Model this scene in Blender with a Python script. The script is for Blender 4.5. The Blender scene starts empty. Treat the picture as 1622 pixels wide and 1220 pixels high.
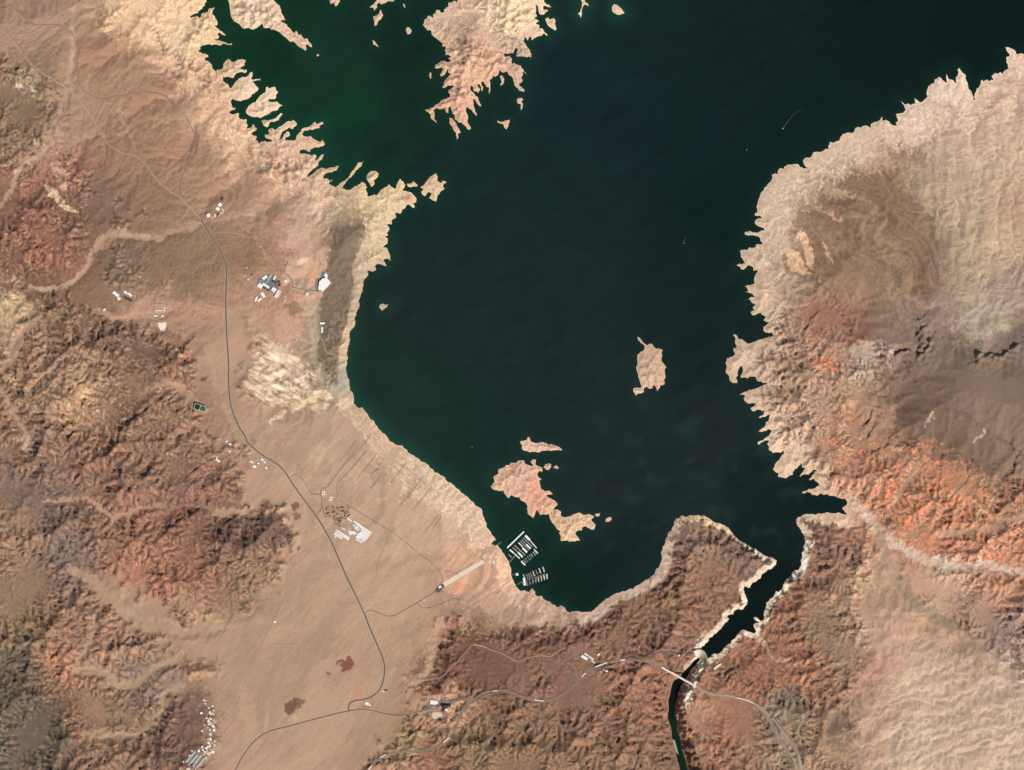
import bpy, bmesh, math, random
import numpy as np
from mathutils import Vector, Matrix

# ------------------------------------------------------------------ map frame
# one map unit = 10 m on the ground; origin of the world = middle of the map, z = 0 at lake level
MW, MH, PX = 1622.0, 1220.0, 10.0
def wx(px): return (px - MW / 2) * PX
def wy(py): return (MH / 2 - py) * PX

scene = bpy.context.scene
SUN_EL, SUN_AZ = math.radians(45), math.radians(138)       # azimuth clockwise from north (map top)
ALT = 200000.0                                             # satellite height above the lake
cam_d = bpy.data.cameras.new("camera"); cam = bpy.data.objects.new("camera", cam_d)
scene.collection.objects.link(cam)
cam.location = (0, 0, ALT)
cam_d.sensor_fit = 'HORIZONTAL'; cam_d.sensor_width = 36
cam_d.lens = 36 * (ALT - 120) / (MW * PX)
cam_d.clip_start = 1000; cam_d.clip_end = 900000
scene.camera = cam
world = bpy.data.worlds.new("World"); scene.world = world; world.use_nodes = True
wn = world.node_tree; wn.nodes.clear()
sky = wn.nodes.new("ShaderNodeTexSky"); sky.sky_type = 'NISHITA'; sky.sun_disc = False
sky.sun_elevation = SUN_EL; sky.sun_rotation = SUN_AZ
bgn = wn.nodes.new("ShaderNodeBackground"); bgn.inputs[1].default_value = 0.06
won = wn.nodes.new("ShaderNodeOutputWorld")
wn.links.new(sky.outputs[0], bgn.inputs[0]); wn.links.new(bgn.outputs[0], won.inputs[0])
sun_d = bpy.data.lights.new("sun", 'SUN'); sun_d.energy = 4.3; sun_d.angle = math.radians(0.53)
sun_d.color = (1.0, 0.95, 0.88)
sun = bpy.data.objects.new("sun", sun_d); scene.collection.objects.link(sun)
sdir = Vector((math.sin(SUN_AZ) * math.cos(SUN_EL), math.cos(SUN_AZ) * math.cos(SUN_EL), math.sin(SUN_EL)))
sun.rotation_euler = sdir.to_track_quat('Z', 'Y').to_euler()
sun.location = sdir * 50000
scene.view_settings.view_transform = 'Standard'; scene.view_settings.look = 'None'
scene.view_settings.exposure = 0.0; scene.view_settings.gamma = 1.0
scene.view_settings.use_curve_mapping = False
scene.cycles.max_bounces = 4; scene.cycles.diffuse_bounces = 2

# ------------------------------------------------------------------ surveyed shoreline
# each chain: (easting0, northing0, scale) of the survey sheet, then sheet coordinates
def sheet(x0, y0, s, txt):
    v = [float(t) for t in txt.replace(',', ' ').split()]
    return [(x0 + v[i] / s, y0 + v[i + 1] / s) for i in range(0, len(v), 2)]
S6 = 6.1
W_SHORE = (
 sheet(300,0,S6,"155,-400 155,-30 160,20 145,55 120,85 95,100 75,125 45,135 20,150 0,162 15,168 45,162 70,152 85,165 95,180 110,165 115,130 135,120 150,130 160,115 180,110 190,80 215,80 240,65 240,80 222,100 215,130 235,150 250,180 272,215 270,240 235,250 265,270 290,295 320,310 352,342 320,335 300,320 275,320 270,335 290,350 265,380 240,378 255,390 300,395 320,400 350,408 365,420 405,418 405,432 370,432 320,420 310,435 290,440 260,430 215,435 180,425 130,440 100,455 105,475 80,490 95,500 130,520 180,528 182,550 150,560 145,580 180,590 200,610 218,630 220,655 245,680 255,695 270,665 280,680 310,670 325,645 325,620 345,590 375,570 400,590 415,600 440,590 470,575 510,570 540,575 540,595 530,610 535,630 515,640 490,655 495,665 530,675 555,668 555,685 530,705 500,695 470,705 440,725 425,755 400,750 380,740 345,745 320,745 322,780 345,795 365,810 385,835 388,850 405,850 430,810 450,785 480,755 510,740 545,745 570,725 600,690 612,715 600,745 595,765 640,760 685,757 685,778 640,780 605,785 630,805 655,840 668,860 640,885 615,905 590,935 555,955 520,965 490,978 450,970 420,955 405,960 400,990 405,1015 415,1040 445,1038 442,1055 410,1065 385,1080 385,1095 415,1105 440,1100 470,1090 480,1110 475,1130 490,1150 520,1155 555,1145 550,1170 545,1185")
 + sheet(360,160,S6,"190,190 175,200 190,220 195,245 185,260 215,262 240,245 245,225 260,225 262,250 285,262 280,275 245,300 230,315 250,335 275,335 285,350 270,375 290,385 300,410 320,395 345,390 370,385 385,400 410,390 430,390 425,370 380,360 362,345 365,325 395,320 410,315 392,290 400,270 435,262 450,275 475,270 490,250 530,235 565,205 590,190 620,200 635,180 655,195 672,220 665,240 640,250 638,272 610,262 590,258 575,275 545,290 525,305 515,330 510,350 500,368 515,370 540,330 560,310 580,290 600,300 610,330 590,345 565,350 560,375 600,380 650,380 665,355 670,330 690,310 715,295 720,282 690,278 730,262 770,255 810,235 835,205 850,200 860,222 885,215 910,200 930,205 925,222 900,235 885,245 895,260 860,268 800,272 745,282 735,300 725,330 770,345 800,335 820,355 855,375 900,395 915,375 935,400 942,425 900,440 860,450 820,460 800,472 805,490 785,490 760,475 720,470 700,485 690,500 720,510 760,510 800,525 835,515 855,520 860,545 845,570 870,565 890,540 905,520 935,515 925,540 895,575 875,605 880,620 860,640 830,655 800,680 780,705 770,730 782,738 820,710 850,680 890,655 935,650 980,645 1030,640 1060,625 1078,628 1065,650 1040,675 1010,690 970,695 940,712 925,725 930,750 960,745 975,750 980,770 1010,760 1025,765 990,780 980,800 1005,815 1030,825 1045,835 1065,815 1085,795 1110,780 1140,765 1170,735 1185,700 1220,665 1245,630 1270,590 1290,595 1318,572 1315,590 1280,640 1250,665 1220,710 1190,740 1150,775 1120,815 1110,840 1150,860 1180,860 1210,840 1250,820 1285,800 1290,785 1315,785 1335,800 1340,825 1355,830 1335,845 1345,870 1355,890 1350,915 1370,920 1395,915 1420,900 1440,910 1455,895 1475,870 1500,850 1530,830 1555,810")
 + sheet(480,240,S6,"830,300 850,340 880,360 900,350 912,310 940,265 970,290 990,325 980,350 960,375 990,380 1030,390 1060,410 1085,440 1097,470 1090,495 1060,500 1080,530 1068,548 1040,530 1020,512 1000,520 985,550 955,575 945,600 900,590 885,605 900,630 880,650 855,665 858,705 830,700 790,700 825,720 830,760 810,785 820,815 790,820 815,840 820,890 790,905 770,925 815,935 835,990 848,1055 810,1035 775,1045 790,1070 810,1105 760,1095 720,1085 695,1105 705,1150 670,1162 625,1150 632,1185")
 + sheet(440,430,S6,"870,45 840,70 825,110 818,160 810,210 790,265 785,300 770,370 755,430 745,500 725,550 705,575 695,620 690,680 678,760 672,850 668,900 662,960 670,1000 690,1050 692,1100 695,1150 715,1165 730,1190")
 + sheet(540,600,S6,"128,200 125,240 150,270 180,285 205,272 220,300 250,335 270,370 290,395 320,410 350,455 375,495 410,525 450,575 500,615 550,645 600,655 640,690 690,735 740,765 790,805 850,840 890,880 950,920 1010,970 1070,1015 1120,1060 1160,1100 1200,1130 1240,1160")
 + sheet(660,780,S6,"545,90 600,145 630,170 640,220 665,280 675,340 700,365 720,390 735,420 755,445 765,460 735,475 720,500 760,512 790,515 810,545 825,575 850,605 870,640 890,680 905,720 915,770 920,810 935,850 955,890 980,930 1000,955 1040,945 1080,965 1100,945 1120,925 1125,945 1145,960 1140,985 1180,1005 1215,1005 1225,1030 1250,1045 1290,1055 1300,1075 1335,1085 1345,1105 1375,1110 1385,1095 1420,1105 1440,1130 1450,1150")
 + sheet(880,800,S6,"145,1040 180,1030 215,1025 250,1038 300,1035 350,1030 390,990 430,955 480,915 540,880 600,850 680,830 740,815 800,775 860,730 920,695 960,655 975,615 1000,600 1020,545 1030,510 1025,450 1035,400 1060,340 1085,300 1095,265 1125,245 1130,215 1150,195 1165,135 1190,130 1220,105 1250,115 1290,105 1360,105")
 + sheet(1040,800,S6,"400,95 460,105 510,130 545,165 600,175 650,195 690,215 715,250 740,285 775,325 810,350 850,370 890,395 920,415 960,425 1000,460 1040,490 1080,505 1130,515 1160,540 1155,570 1130,600 1090,620 1050,650 1015,665 1010,700 980,720 965,745 930,755 905,790 895,805 870,790 850,785 845,810 850,840 865,880 880,930 875,960 850,990 830,1015 790,1005 755,1020 740,1045 745,1060 700,1060 680,1080 700,1105 680,1130 650,1160 620,1190")
 + sheet(980,980,S6,"1010,70 985,105 960,130 930,150 905,175 875,190 870,215 850,235 830,260 795,282 780,305"))
E_SHORE = (
 sheet(980,980,S6,"862,390 880,380 895,350 920,340 950,345 980,330 1010,300 1040,270 1070,245 1100,215 1130,185 1150,160 1180,120 1230,115 1270,130 1310,145 1330,125 1310,90 1305,60")
 + sheet(1040,800,S6,"950,1150 1000,1140 985,1130 940,1095 950,1085 985,1100 1005,1125 1035,1115 1040,1070 1055,1000 1065,945 1095,920 1130,890 1150,860 1155,830 1180,845 1215,815 1225,790 1240,750 1270,710 1310,670 1335,635 1365,635 1390,600 1400,570 1395,540 1410,500 1405,460 1425,440 1430,380 1440,340 1435,300 1400,250 1370,210 1352,165")
 + sheet(1150,650,S6,"690,1080 680,1060 700,1030 750,1010 830,1000 930,998 1000,992 1080,988 1120,1000 1170,1008 1150,985 1130,960 1130,935 1165,915 1170,880 1155,860 1120,855 1080,850 1050,830 1000,825 940,815 910,805 880,830 840,820 820,795 790,790 760,805 735,800 745,785 775,780 800,760 850,755 880,735 940,740 900,715 870,690 855,665 800,672 830,650 850,610 890,585 850,575 825,600 800,625 760,620 710,650 730,610 770,555 735,555 725,510 700,545 665,570 650,620 610,635 580,660 540,650 500,645 510,605 480,595 455,570 470,545 500,490 530,455 560,410 555,390 530,415 495,405 460,415 430,395 410,370 415,345 400,325 415,290 370,300 330,330 305,325 320,300 370,275 415,245 430,225 440,190 410,180 400,195 360,205 315,200 350,175 380,150 385,115 405,110 420,75 435,40 400,50 350,65 315,75 330,55 365,40 370,10")
 + sheet(1080,490,S6,"800,970 780,990 755,970 720,975 690,990 665,960 700,935 720,910 680,905 640,915 610,890 595,860 615,840 605,825 560,825 600,800 650,775 710,765 740,755 780,735 830,715 790,715 770,700 735,695 715,650 680,650 650,650 640,670 610,660 565,665 580,630 590,580 580,550 605,520 590,535 560,560 545,590 545,640 525,660 540,690 530,715 500,715 465,690 455,640 425,600 425,530 435,475 470,460 500,450 515,430 495,400 500,370 525,375 530,350 515,310 520,280 495,245 515,235 540,260 550,290 580,285 600,305 655,330 700,315 760,290 830,270 890,240 860,225 820,225 785,205 790,175 830,140 840,120 785,105 815,75 775,55 770,25 740,40 700,60")
 + sheet(1120,330,S6,"440,1035 425,1000 460,985 440,960 470,925 430,905 420,885 375,890 410,870 430,855 465,855 440,825 400,815 360,812 400,795 385,765 360,755 400,740 440,735 460,720 455,685 460,660 480,625 490,600 470,600 450,605 445,570 420,555 390,545 385,570 355,595 330,590 320,565 285,553 310,535 355,530 370,540 345,490 325,440 315,410 350,400 385,405 415,375 440,385 470,380 480,345 540,355 520,320 510,285 480,270 440,258 400,262 365,255 365,230 420,220 470,232 520,215 565,212 540,185 490,170 460,140 470,110 500,95 535,95 500,72 460,65 470,35")
 + sheet(1160,150,S6,"240,1140 235,1090 245,1040 265,990 285,935 310,895 345,860 380,820 385,765 420,755 445,770 440,740 465,705 505,715 500,695 540,675 600,670 645,672 655,700 690,712 740,710 705,690 695,620 725,605 740,610 770,590 780,560 830,550 890,530 930,525 930,490 945,450 975,465 1020,445 1035,440 1050,400 1075,375 1130,365 1180,355 1185,325 1240,315 1290,295 1310,300 1335,325 1355,270 1400,262 1425,245 1440,205 1455,225 1450,250")
 + sheet(1362,60,S6,"255,792 300,830 355,855 345,820 370,800 345,735 390,730 430,710 445,685 430,655 390,610 415,620 440,645 475,635 490,650 540,630 530,575 560,600 580,620 640,585 655,565 650,510 665,465 700,440 720,445 725,400 760,380 790,390 820,420 840,450 845,335 870,400 900,405 930,440 930,375 945,370 945,305 965,290 985,325 1015,345 1035,420 1050,470 1085,520 1100,605 1120,590 1130,490 1165,455 1170,410 1185,400 1200,420 1235,400 1250,420 1280,400 1300,415 1275,375 1310,340 1340,345 1355,325 1385,350 1400,315 1440,300 1420,240 1415,185 1450,165 1420,120 1410,90 1470,100 1500,120 1515,160 1550,150 1586,155 2600,-200"))
MAINLAND = W_SHORE + E_SHORE + [(1900, 200), (1900, 1500), (-300, 1500), (-300, -100)]
NORTH = (
 sheet(560,0,S6,"1020,-500 1020,-30 1000,20 965,5 950,20 920,20 915,60 880,85 870,115 840,120 830,95 795,95 795,120 770,135 765,170 740,150 715,155 710,180 685,185 680,225 668,235 690,265 710,292 750,295 755,335 780,360 820,385 860,410 860,445 890,450 880,490 890,520 870,535 920,530 950,545 920,565 945,580 905,600 850,590 825,615 788,625 795,660 850,650 865,660 835,720 850,735 890,700 915,665 915,700 950,715 920,730 880,790 858,850 900,835 960,820 975,830 920,870 920,895 940,910 930,935 890,955 850,970 830,995 790,1015 740,1050 690,1060 720,1085 745,1110 755,1150 800,1192 800,1170 775,1140 770,1060 800,1040 840,1055 880,1040 890,1080 915,1090 915,1050 935,1020")
 + sheet(640,80,S6,"465,605 490,620 490,665 520,690 560,695 590,730 630,770 648,755 620,710 615,670 620,630 600,590 610,540 630,560 660,590 700,630 705,615 680,560 670,500 665,465 690,480 720,530 745,550 745,525 720,480 710,445 680,420 655,395 640,365 640,340 665,350 670,385 690,395 720,410 735,380 710,345 715,320 740,345 760,400 765,360 745,305 770,300 795,350 815,350 815,400 825,435 830,400 835,330 825,285 850,270 860,240 880,255 915,220 920,180 945,210 965,215 990,195 1010,235 1050,265 1060,300 1080,350 1110,385 1160,400 1165,380 1120,345 1110,320 1150,285 1130,265 1150,230 1140,200 1180,235 1150,180 1125,140 1085,130 1060,115 1040,130 1045,90 1025,55 970,60 960,35")
 + sheet(780,0,S6,"80,495 100,518 145,520 205,510 225,460 245,470 230,540 280,545 350,545 375,560 375,520 360,490 380,485 340,455 320,420 300,400 315,345 330,390 350,390 360,345 385,395 400,375 440,350 475,345 500,320 525,345 548,380 535,355 500,305 480,270 450,275 455,245 420,225 455,205 430,185 395,180 430,160 425,100 410,40 440,60 445,110 465,140 495,140 540,105 530,92 495,90 495,55 570,70 550,45 520,40 500,15 500,-500"))
def isl(x0, y0, t, s=S6): return sheet(x0, y0, s, t)
ISLANDS = [   # (outline, label)
 (isl(300,0,"370,-500 370,-30 385,50 400,150 430,205 490,240 520,275 570,265 615,290 640,270 690,235 700,220 715,265 770,265 820,290 890,330 930,360 975,405 1005,400 1040,435 1085,465 1120,490 1130,470 1120,435 1145,430 1180,458 1185,440 1150,400 1135,365 1110,375 1080,330 1050,335 1030,295 1005,320 985,290 950,260 940,235 880,200 930,190 910,155 885,120 870,50 830,20 800,-30 800,-500"),
  "pale wedge-shaped island with a toothed tail, cut by the top edge at left"),
 (isl(300,0,"1355,-100 1360,40 1380,30 1395,20 1410,65 1430,50 1455,0 1455,-100"), "small pale islet cut by the top edge, between the wedge island and the sandbank pair"),
 (isl(300,0,"1230,525 1245,518 1252,535 1240,546 1228,540"), "tiny pale rock off the tip of the wedge island's toothed tail"),
 (isl(300,0,"545,1090 545,1060 570,1020 610,990 640,985 660,950 700,910 735,890 740,840 755,835 765,855 800,840 830,840 835,875 860,880 850,900 835,920 835,950 800,960 770,955 760,975 800,985 850,980 870,1005 905,1018 870,1035 855,1060 800,1075 770,1100 730,1115 690,1140 655,1130 610,1130 565,1110"),
  "pale yellow lumpy island in the north-west bay beside the round white knoll"),
 (isl(360,160,"330,195 350,180 390,185 430,175 470,160 500,130 525,112 532,130 505,160 495,185 460,198 410,205 400,235 380,255 350,235"), "narrow sandy islet just south of the lumpy yellow island"),
 (isl(560,0,"240,-100 220,0 200,30 150,75 190,75 205,105 215,80 230,75 225,40 250,20 270,45 310,25 340,8 390,15 400,-100"), "forked sandbank islet cut by the top edge, west of the big northern headland"),
 (isl(560,0,"260,90 275,125 285,145 265,185 240,200 225,240 200,255 200,215 190,160 220,150 245,130"), "crooked sandy islet just south of the forked sandbank"),
 (isl(560,0,"480,35 492,38 503,75 490,72 478,50"), "sliver of rock near the top edge, west of the big northern headland"),
 (isl(560,0,"515,260 540,265 562,295 545,330 520,330 505,290"), "small rounded islet off the west side of the big northern headland"),
 (isl(560,0,"180,385 205,395 215,415 242,452 228,448 205,432 190,430"), "thin curved shoal south of the crooked sandy islet"),
 (isl(640,80,"250,208 262,210 268,268 245,268 243,235"), "tiny upright rock off the headland's western spur"),
 (isl(640,80,"435,650 465,655 495,690 520,740 545,780 545,800 525,800 525,845 505,862 508,830 500,790 470,745 440,700"), "slender pink islet at the southern tip of the northern headland"),
 (isl(640,80,"900,655 915,685 950,690 985,675 1025,662 1010,710 990,765 970,745 960,715 920,705 900,685"), "white bird-shaped islet in open water south-east of the northern headland"),
 (isl(640,80,"1100,460 1135,455 1155,475 1135,495 1150,530 1138,575 1125,560 1130,520 1095,505 1090,480"), "small hooked islet below the headland's eastern arm"),
 (isl(640,80,"928,240 945,240 968,270 962,320 935,342 928,325 945,300"), "short pink islet inside the bay of the northern headland"),
 (isl(780,0,"510,180 540,165 550,185 590,170 610,200 610,250 622,280 600,295 570,270 540,250 525,220"), "cream notched islet close to the headland's east shore"),
 (isl(780,0,"830,-100 865,20 858,80 845,110 820,135 840,142 855,168 865,130 875,60 892,40 932,58 922,35 892,15 900,-100"), "thin anchor-shaped spit hanging from the top edge, east of the headland"),
 (isl(780,0,"1180,38 1215,50 1250,85 1280,120 1265,132 1200,140 1160,115 1155,60"), "isolated cream rock near the top edge in dark open water"),
 (isl(480,240,"630,210 660,190 700,188 733,215 720,250 680,275 690,310 680,325 670,340 650,335 640,300 618,275 615,245"), "comma-shaped tan islet beside the long thin spit of the west shore"),
 (isl(480,240,"1000,310 1040,310 1070,285 1105,320 1105,342 1070,335 1040,345 1010,340"), "small arched pink islet between the rust-coloured cape and the winged island"),
 (isl(480,240,"1130,345 1170,320 1210,265 1255,225 1280,210 1300,245 1295,280 1330,305 1350,280 1395,290 1370,310 1350,330 1370,355 1330,385 1300,425 1285,485 1255,475 1215,450 1240,400 1205,395 1180,435 1155,420 1140,390 1165,370"), "winged pink and cream island off the rust-coloured western cape"),
 (isl(440,430,"980,330 1010,310 1040,325 1065,315 1060,335 1030,360 1010,380 985,360"), "lone white heart-shaped rock off the straight west shore"),
 (isl(760,670,"385,180 420,175 455,165 465,135 485,140 490,180 560,195 600,185 640,195 665,210 690,205 720,215 750,225 800,255 785,268 720,265 650,265 600,270 570,290 540,280 480,285 440,270 405,255 410,215"), "long low spiny island north of the largest island"),
 (isl(760,670,"105,620 140,570 130,520 180,485 175,445 235,430 250,408 290,400 300,385 350,385 370,365 430,360 440,395 490,415 520,415 490,385 500,360 545,352 535,400 570,420 605,435 605,475 580,465 555,490 575,530 600,540 575,560 585,600 590,640 620,655 665,652 710,688 660,695 640,705 690,735 740,765 755,790 725,815 705,845 760,840 785,860 780,900 820,915 870,905 920,880 975,870 1000,890 1050,880 1100,900 1105,910 1080,930 1080,950 1118,985 1105,1035 1060,1020 1020,1000 990,1010 990,1040 935,1045 920,1070 940,1095 968,1135 920,1145 870,1150 840,1135 775,1138 785,1095 765,1065 780,1045 740,1020 720,985 690,950 675,920 670,880 640,885 580,890 565,860 555,830 535,880 520,920 490,900 465,880 455,830 460,800 440,770 390,745 385,720 330,715 305,700 280,730 250,700 230,655 190,660 140,650"), "largest pink and cream island, winding south-east from beside the marina"),
 (isl(760,670,"615,430 630,405 670,392 690,400 690,430 670,455 640,455"), "round red-brown islet touching the north-east corner of the largest island"),
 (isl(760,670,"708,425 740,408 770,435 745,448 720,438"), "tiny islet east of the round red-brown islet"),
 (isl(760,670,"1110,890 1130,875 1168,873 1155,905 1130,908"), "small flat islet at the eastern tip of the largest island"),
 (isl(760,670,"1210,965 1220,925 1270,908 1275,940 1250,955"), "cream square islet alone east of the largest island"),
 (isl(960,510,"435,205 460,215 490,250 545,310 570,320 600,300 645,305 660,345 695,375 710,360 750,375 790,390 770,420 775,470 770,540 800,580 835,628 810,650 815,700 815,780 800,800 810,865 750,880 740,910 710,955 690,910 675,880 650,870 640,915 600,925 575,910 560,890 520,920 525,965 490,985 440,990 410,1025 400,990 375,960 375,920 420,905 480,910 490,880 460,800 440,720 412,635 430,590 430,500 440,450 470,420 525,390 530,330 480,290 445,250", 8.714), "tall oval island with a dark brown crown, alone in mid-lake"),
]
RIVER = (sheet(980,980,S6,"765,385 735,405 690,455 640,505 600,555 575,580 530,605 515,660 500,720 480,800 485,870 475,960 490,1010 510,1070 515,1150") + [(1068,1180),(1072,1200),(1078,1222),(1085,1400)]
  + [(1100,1400),(1090,1222),(1086,1205),(1081,1190)] + sheet(980,980,S6,"600,1160 570,1090 570,1010 550,930 545,850 565,790 580,720 600,660 640,600 680,540 720,480 770,430 800,400 800,385"))

# ------------------------------------------------------------------ terrain: grids, noise, erosion
STEP = 1.25
MARG = 60.0
GX = np.arange(-MARG, MW + MARG + 0.01, STEP); GY = np.arange(-MARG, MH + MARG + 0.01, STEP)
NX, NY = len(GX), len(GY)
XX, YY = np.meshgrid(GX, GY)
rng = np.random.default_rng(7)

def fbm(ny, nx, step, seed, lmin, lmax, beta=2.0, ang=None, aniso=1.0):
    """band-limited fractal noise, unit variance; wavelengths in map units"""
    r = np.random.default_rng(seed)
    w = r.standard_normal((ny, nx))
    ky = np.fft.fftfreq(ny, step)[:, None]; kx = np.fft.rfftfreq(nx, step)[None, :]
    if ang is not None:
        c, s = math.cos(ang), math.sin(ang)
        a, b = kx * c + ky * s, -kx * s + ky * c
        k = np.sqrt((a * aniso) ** 2 + b ** 2)
    else:
        k = np.sqrt(kx ** 2 + ky ** 2)
    f = np.where((k > 1.0 / lmax) & (k < 1.0 / lmin), np.maximum(k, 1e-6) ** (-beta / 2), 0)
    n = np.fft.irfft2(np.fft.rfft2(w) * f, s=(ny, nx))
    return (n - n.mean()) / n.std()
def noise(seed, lmin, lmax, beta=2.0, **k): return fbm(NY, NX, STEP, seed, lmin, lmax, beta, **k)
def sstep(a, b, x):
    t = np.clip((x - a) / (b - a), 0, 1); return t * t * (3 - 2 * t)
def samp(a, x, y, step=STEP, x0=-MARG, y0=-MARG):
    """bilinear sample of grid a at map coordinates"""
    fx = np.clip((x - x0) / step, 0, a.shape[1] - 1.001); fy = np.clip((y - y0) / step, 0, a.shape[0] - 1.001)
    ix = fx.astype(np.int64); iy = fy.astype(np.int64); fx = fx - ix; fy = fy - iy
    if a.ndim == 3: fx = fx[..., None]; fy = fy[..., None]
    return (a[iy, ix] * (1 - fx) + a[iy, ix + 1] * fx) * (1 - fy) + (a[iy + 1, ix] * (1 - fx) + a[iy + 1, ix + 1] * fx) * fy
def blur(a, sig):
    """gaussian blur, sigma in cells"""
    ny, nx = a.shape
    p = int(sig * 3) + 1
    b = np.pad(a, p, mode='edge')
    ky = np.fft.fftfreq(b.shape[0])[:, None]; kx = np.fft.rfftfreq(b.shape[1])[None, :]
    g = np.exp(-2 * (math.pi * sig) ** 2 * (kx ** 2 + ky ** 2))
    return np.fft.irfft2(np.fft.rfft2(b) * g, s=b.shape)[p:p + ny, p:p + nx]
def crinkle(poly, amp, seed, minlen=2.4):
    """fractal midpoint displacement of a shoreline"""
    r = random.Random(seed); pts = list(poly)
    for _ in range(4):
        out = []
        for i, p in enumerate(pts):
            q = pts[(i + 1) % len(pts)]; out.append(p)
            L = math.hypot(q[0] - p[0], q[1] - p[1])
            if minlen < L < 60:
                d = r.uniform(-1, 1) * amp * L
                out.append(((p[0] + q[0]) / 2 - (q[1] - p[1]) / L * d, (p[1] + q[1]) / 2 + (q[0] - p[0]) / L * d))
        pts = out
    return pts
def inside(poly, gx=GX, gy=GY):
    """even-odd fill on the grid"""
    p = np.array(poly); q = np.roll(p, -1, 0); nx, ny = len(gx), len(gy); st = gx[1] - gx[0]
    acc = np.zeros((ny, nx + 1), np.int32)
    for (x0, y0), (x1, y1) in zip(p, q):
        if y0 == y1: continue
        if y0 > y1: x0, y0, x1, y1 = x1, y1, x0, y0
        a = max(0, int(math.ceil((y0 - gy[0]) / st))); b = min(ny - 1, int(math.ceil((y1 - gy[0]) / st)) - 1)
        if b < a: continue
        rows = np.arange(a, b + 1)
        xi = x0 + (gy[rows] - y0) * (x1 - x0) / (y1 - y0)
        ci = np.clip(np.ceil((xi - gx[0]) / st).astype(int), 0, nx)
        np.add.at(acc, (rows, ci), 1)
    return (np.cumsum(acc, 1)[:, :nx] % 2).astype(bool)
def seg_dist(D, ID, pid, poly, R, closed=True):
    """exact distance to a polyline inside a band of R map units"""
    n = len(poly)
    for i in range(n if closed else n - 1):
        (x0, y0), (x1, y1) = poly[i], poly[(i + 1) % n]
        a = max(0, int((min(x0, x1) - R + MARG) / STEP)); b = min(NX, int((max(x0, x1) + R + MARG) / STEP) + 2)
        c = max(0, int((min(y0, y1) - R + MARG) / STEP)); d = min(NY, int((max(y0, y1) + R + MARG) / STEP) + 2)
        if b <= a or d <= c: continue
        X = GX[a:b][None, :]; Y = GY[c:d][:, None]
        vx, vy = x1 - x0, y1 - y0; L = vx * vx + vy * vy + 1e-9
        t = np.clip(((X - x0) * vx + (Y - y0) * vy) / L, 0, 1)
        dd = np.hypot(X - x0 - t * vx, Y - y0 - t * vy)
        sub = D[c:d, a:b]; m = dd < sub; sub[m] = dd[m]
        if ID is not None: ID[c:d, a:b][m] = pid
def line_dist(poly, R):
    D = np.full((NY, NX), R * 1.0); seg_dist(D, None, 0, poly, R, False); return D
def jfa(mask, step):
    """distance (map units) from every cell to the nearest True cell, jump flooding"""
    ny, nx = mask.shape
    yy, xx = np.mgrid[0:ny, 0:nx].astype(np.float32)
    sx = np.where(mask, xx, -1e5).astype(np.float32); sy = np.where(mask, yy, -1e5).astype(np.float32)
    best = (sx - xx) ** 2 + (sy - yy) ** 2
    k = 1 << int(math.ceil(math.log2(max(nx, ny))) - 1)
    while k >= 1:
        for dy in (-k, 0, k):
            for dx in (-k, 0, k):
                if dx == 0 and dy == 0: continue
                ys = slice(max(0, dy), ny + min(0, dy)); yd = slice(max(0, -dy), ny + min(0, -dy))
                xs = slice(max(0, dx), nx + min(0, dx)); xd = slice(max(0, -dx), nx + min(0, -dx))
                cx, cy = sx[ys, xs], sy[ys, xs]
                d = (cx - xx[yd, xd]) ** 2 + (cy - yy[yd, xd]) ** 2
                m = d < best[yd, xd]
                best[yd, xd][m] = d[m]; sx[yd, xd][m] = cx[m]; sy[yd, xd][m] = cy[m]
        k //= 2
    return np.sqrt(best) * step
def idw(pts, step, p=2.0, soft=18.0):
    """smooth interpolation of scattered survey values on a coarse grid"""
    P = np.array(pts, float)
    gx = np.arange(-MARG, MW + MARG + step * 2, step); gy = np.arange(-MARG, MH + MARG + step * 2, step)
    X, Y = np.meshgrid(gx, gy); V = P[:, 2:]
    num = np.zeros(X.shape + (V.shape[1],)); den = np.zeros(X.shape)
    for i in range(len(P)):
        w = 1.0 / ((X - P[i, 0]) ** 2 + (Y - P[i, 1]) ** 2 + soft ** 2) ** p
        num += w[..., None] * V[i]; den += w
    return num / den[..., None]

# ---- land / water, signed distance to the shore, and which body of land a cell belongs to
BODIES = [crinkle(MAINLAND, 0.17, 1), crinkle(NORTH, 0.15, 2)] + [crinkle(o, 0.10, 10 + i) for i, (o, _) in enumerate(ISLANDS)]
BAND = 30.0
SD = np.full((NY, NX), BAND); BODY = np.zeros((NY, NX), np.int16)
LAND = np.zeros((NY, NX), bool)
for i, b in enumerate(BODIES):
    seg_dist(SD, BODY, i, b, BAND)
for i, b in enumerate(BODIES):
    m = inside(b); LAND |= m; BODY[m] = i
RIV = inside(RIVER)
RIVD = np.full((NY, NX), 60.0); seg_dist(RIVD, None, 0, RIVER, 60.0); RIVD[RIV] *= -1
WATER = ~LAND
FAR = jfa(WATER[::4, ::4], STEP * 4)                       # distance to the lake, coarse
FAR = samp(FAR, XX, YY, STEP * 4)
DSH = np.where(LAND, np.where(SD < BAND - 4, SD, np.maximum(FAR, BAND - 4)), -SD)

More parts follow.
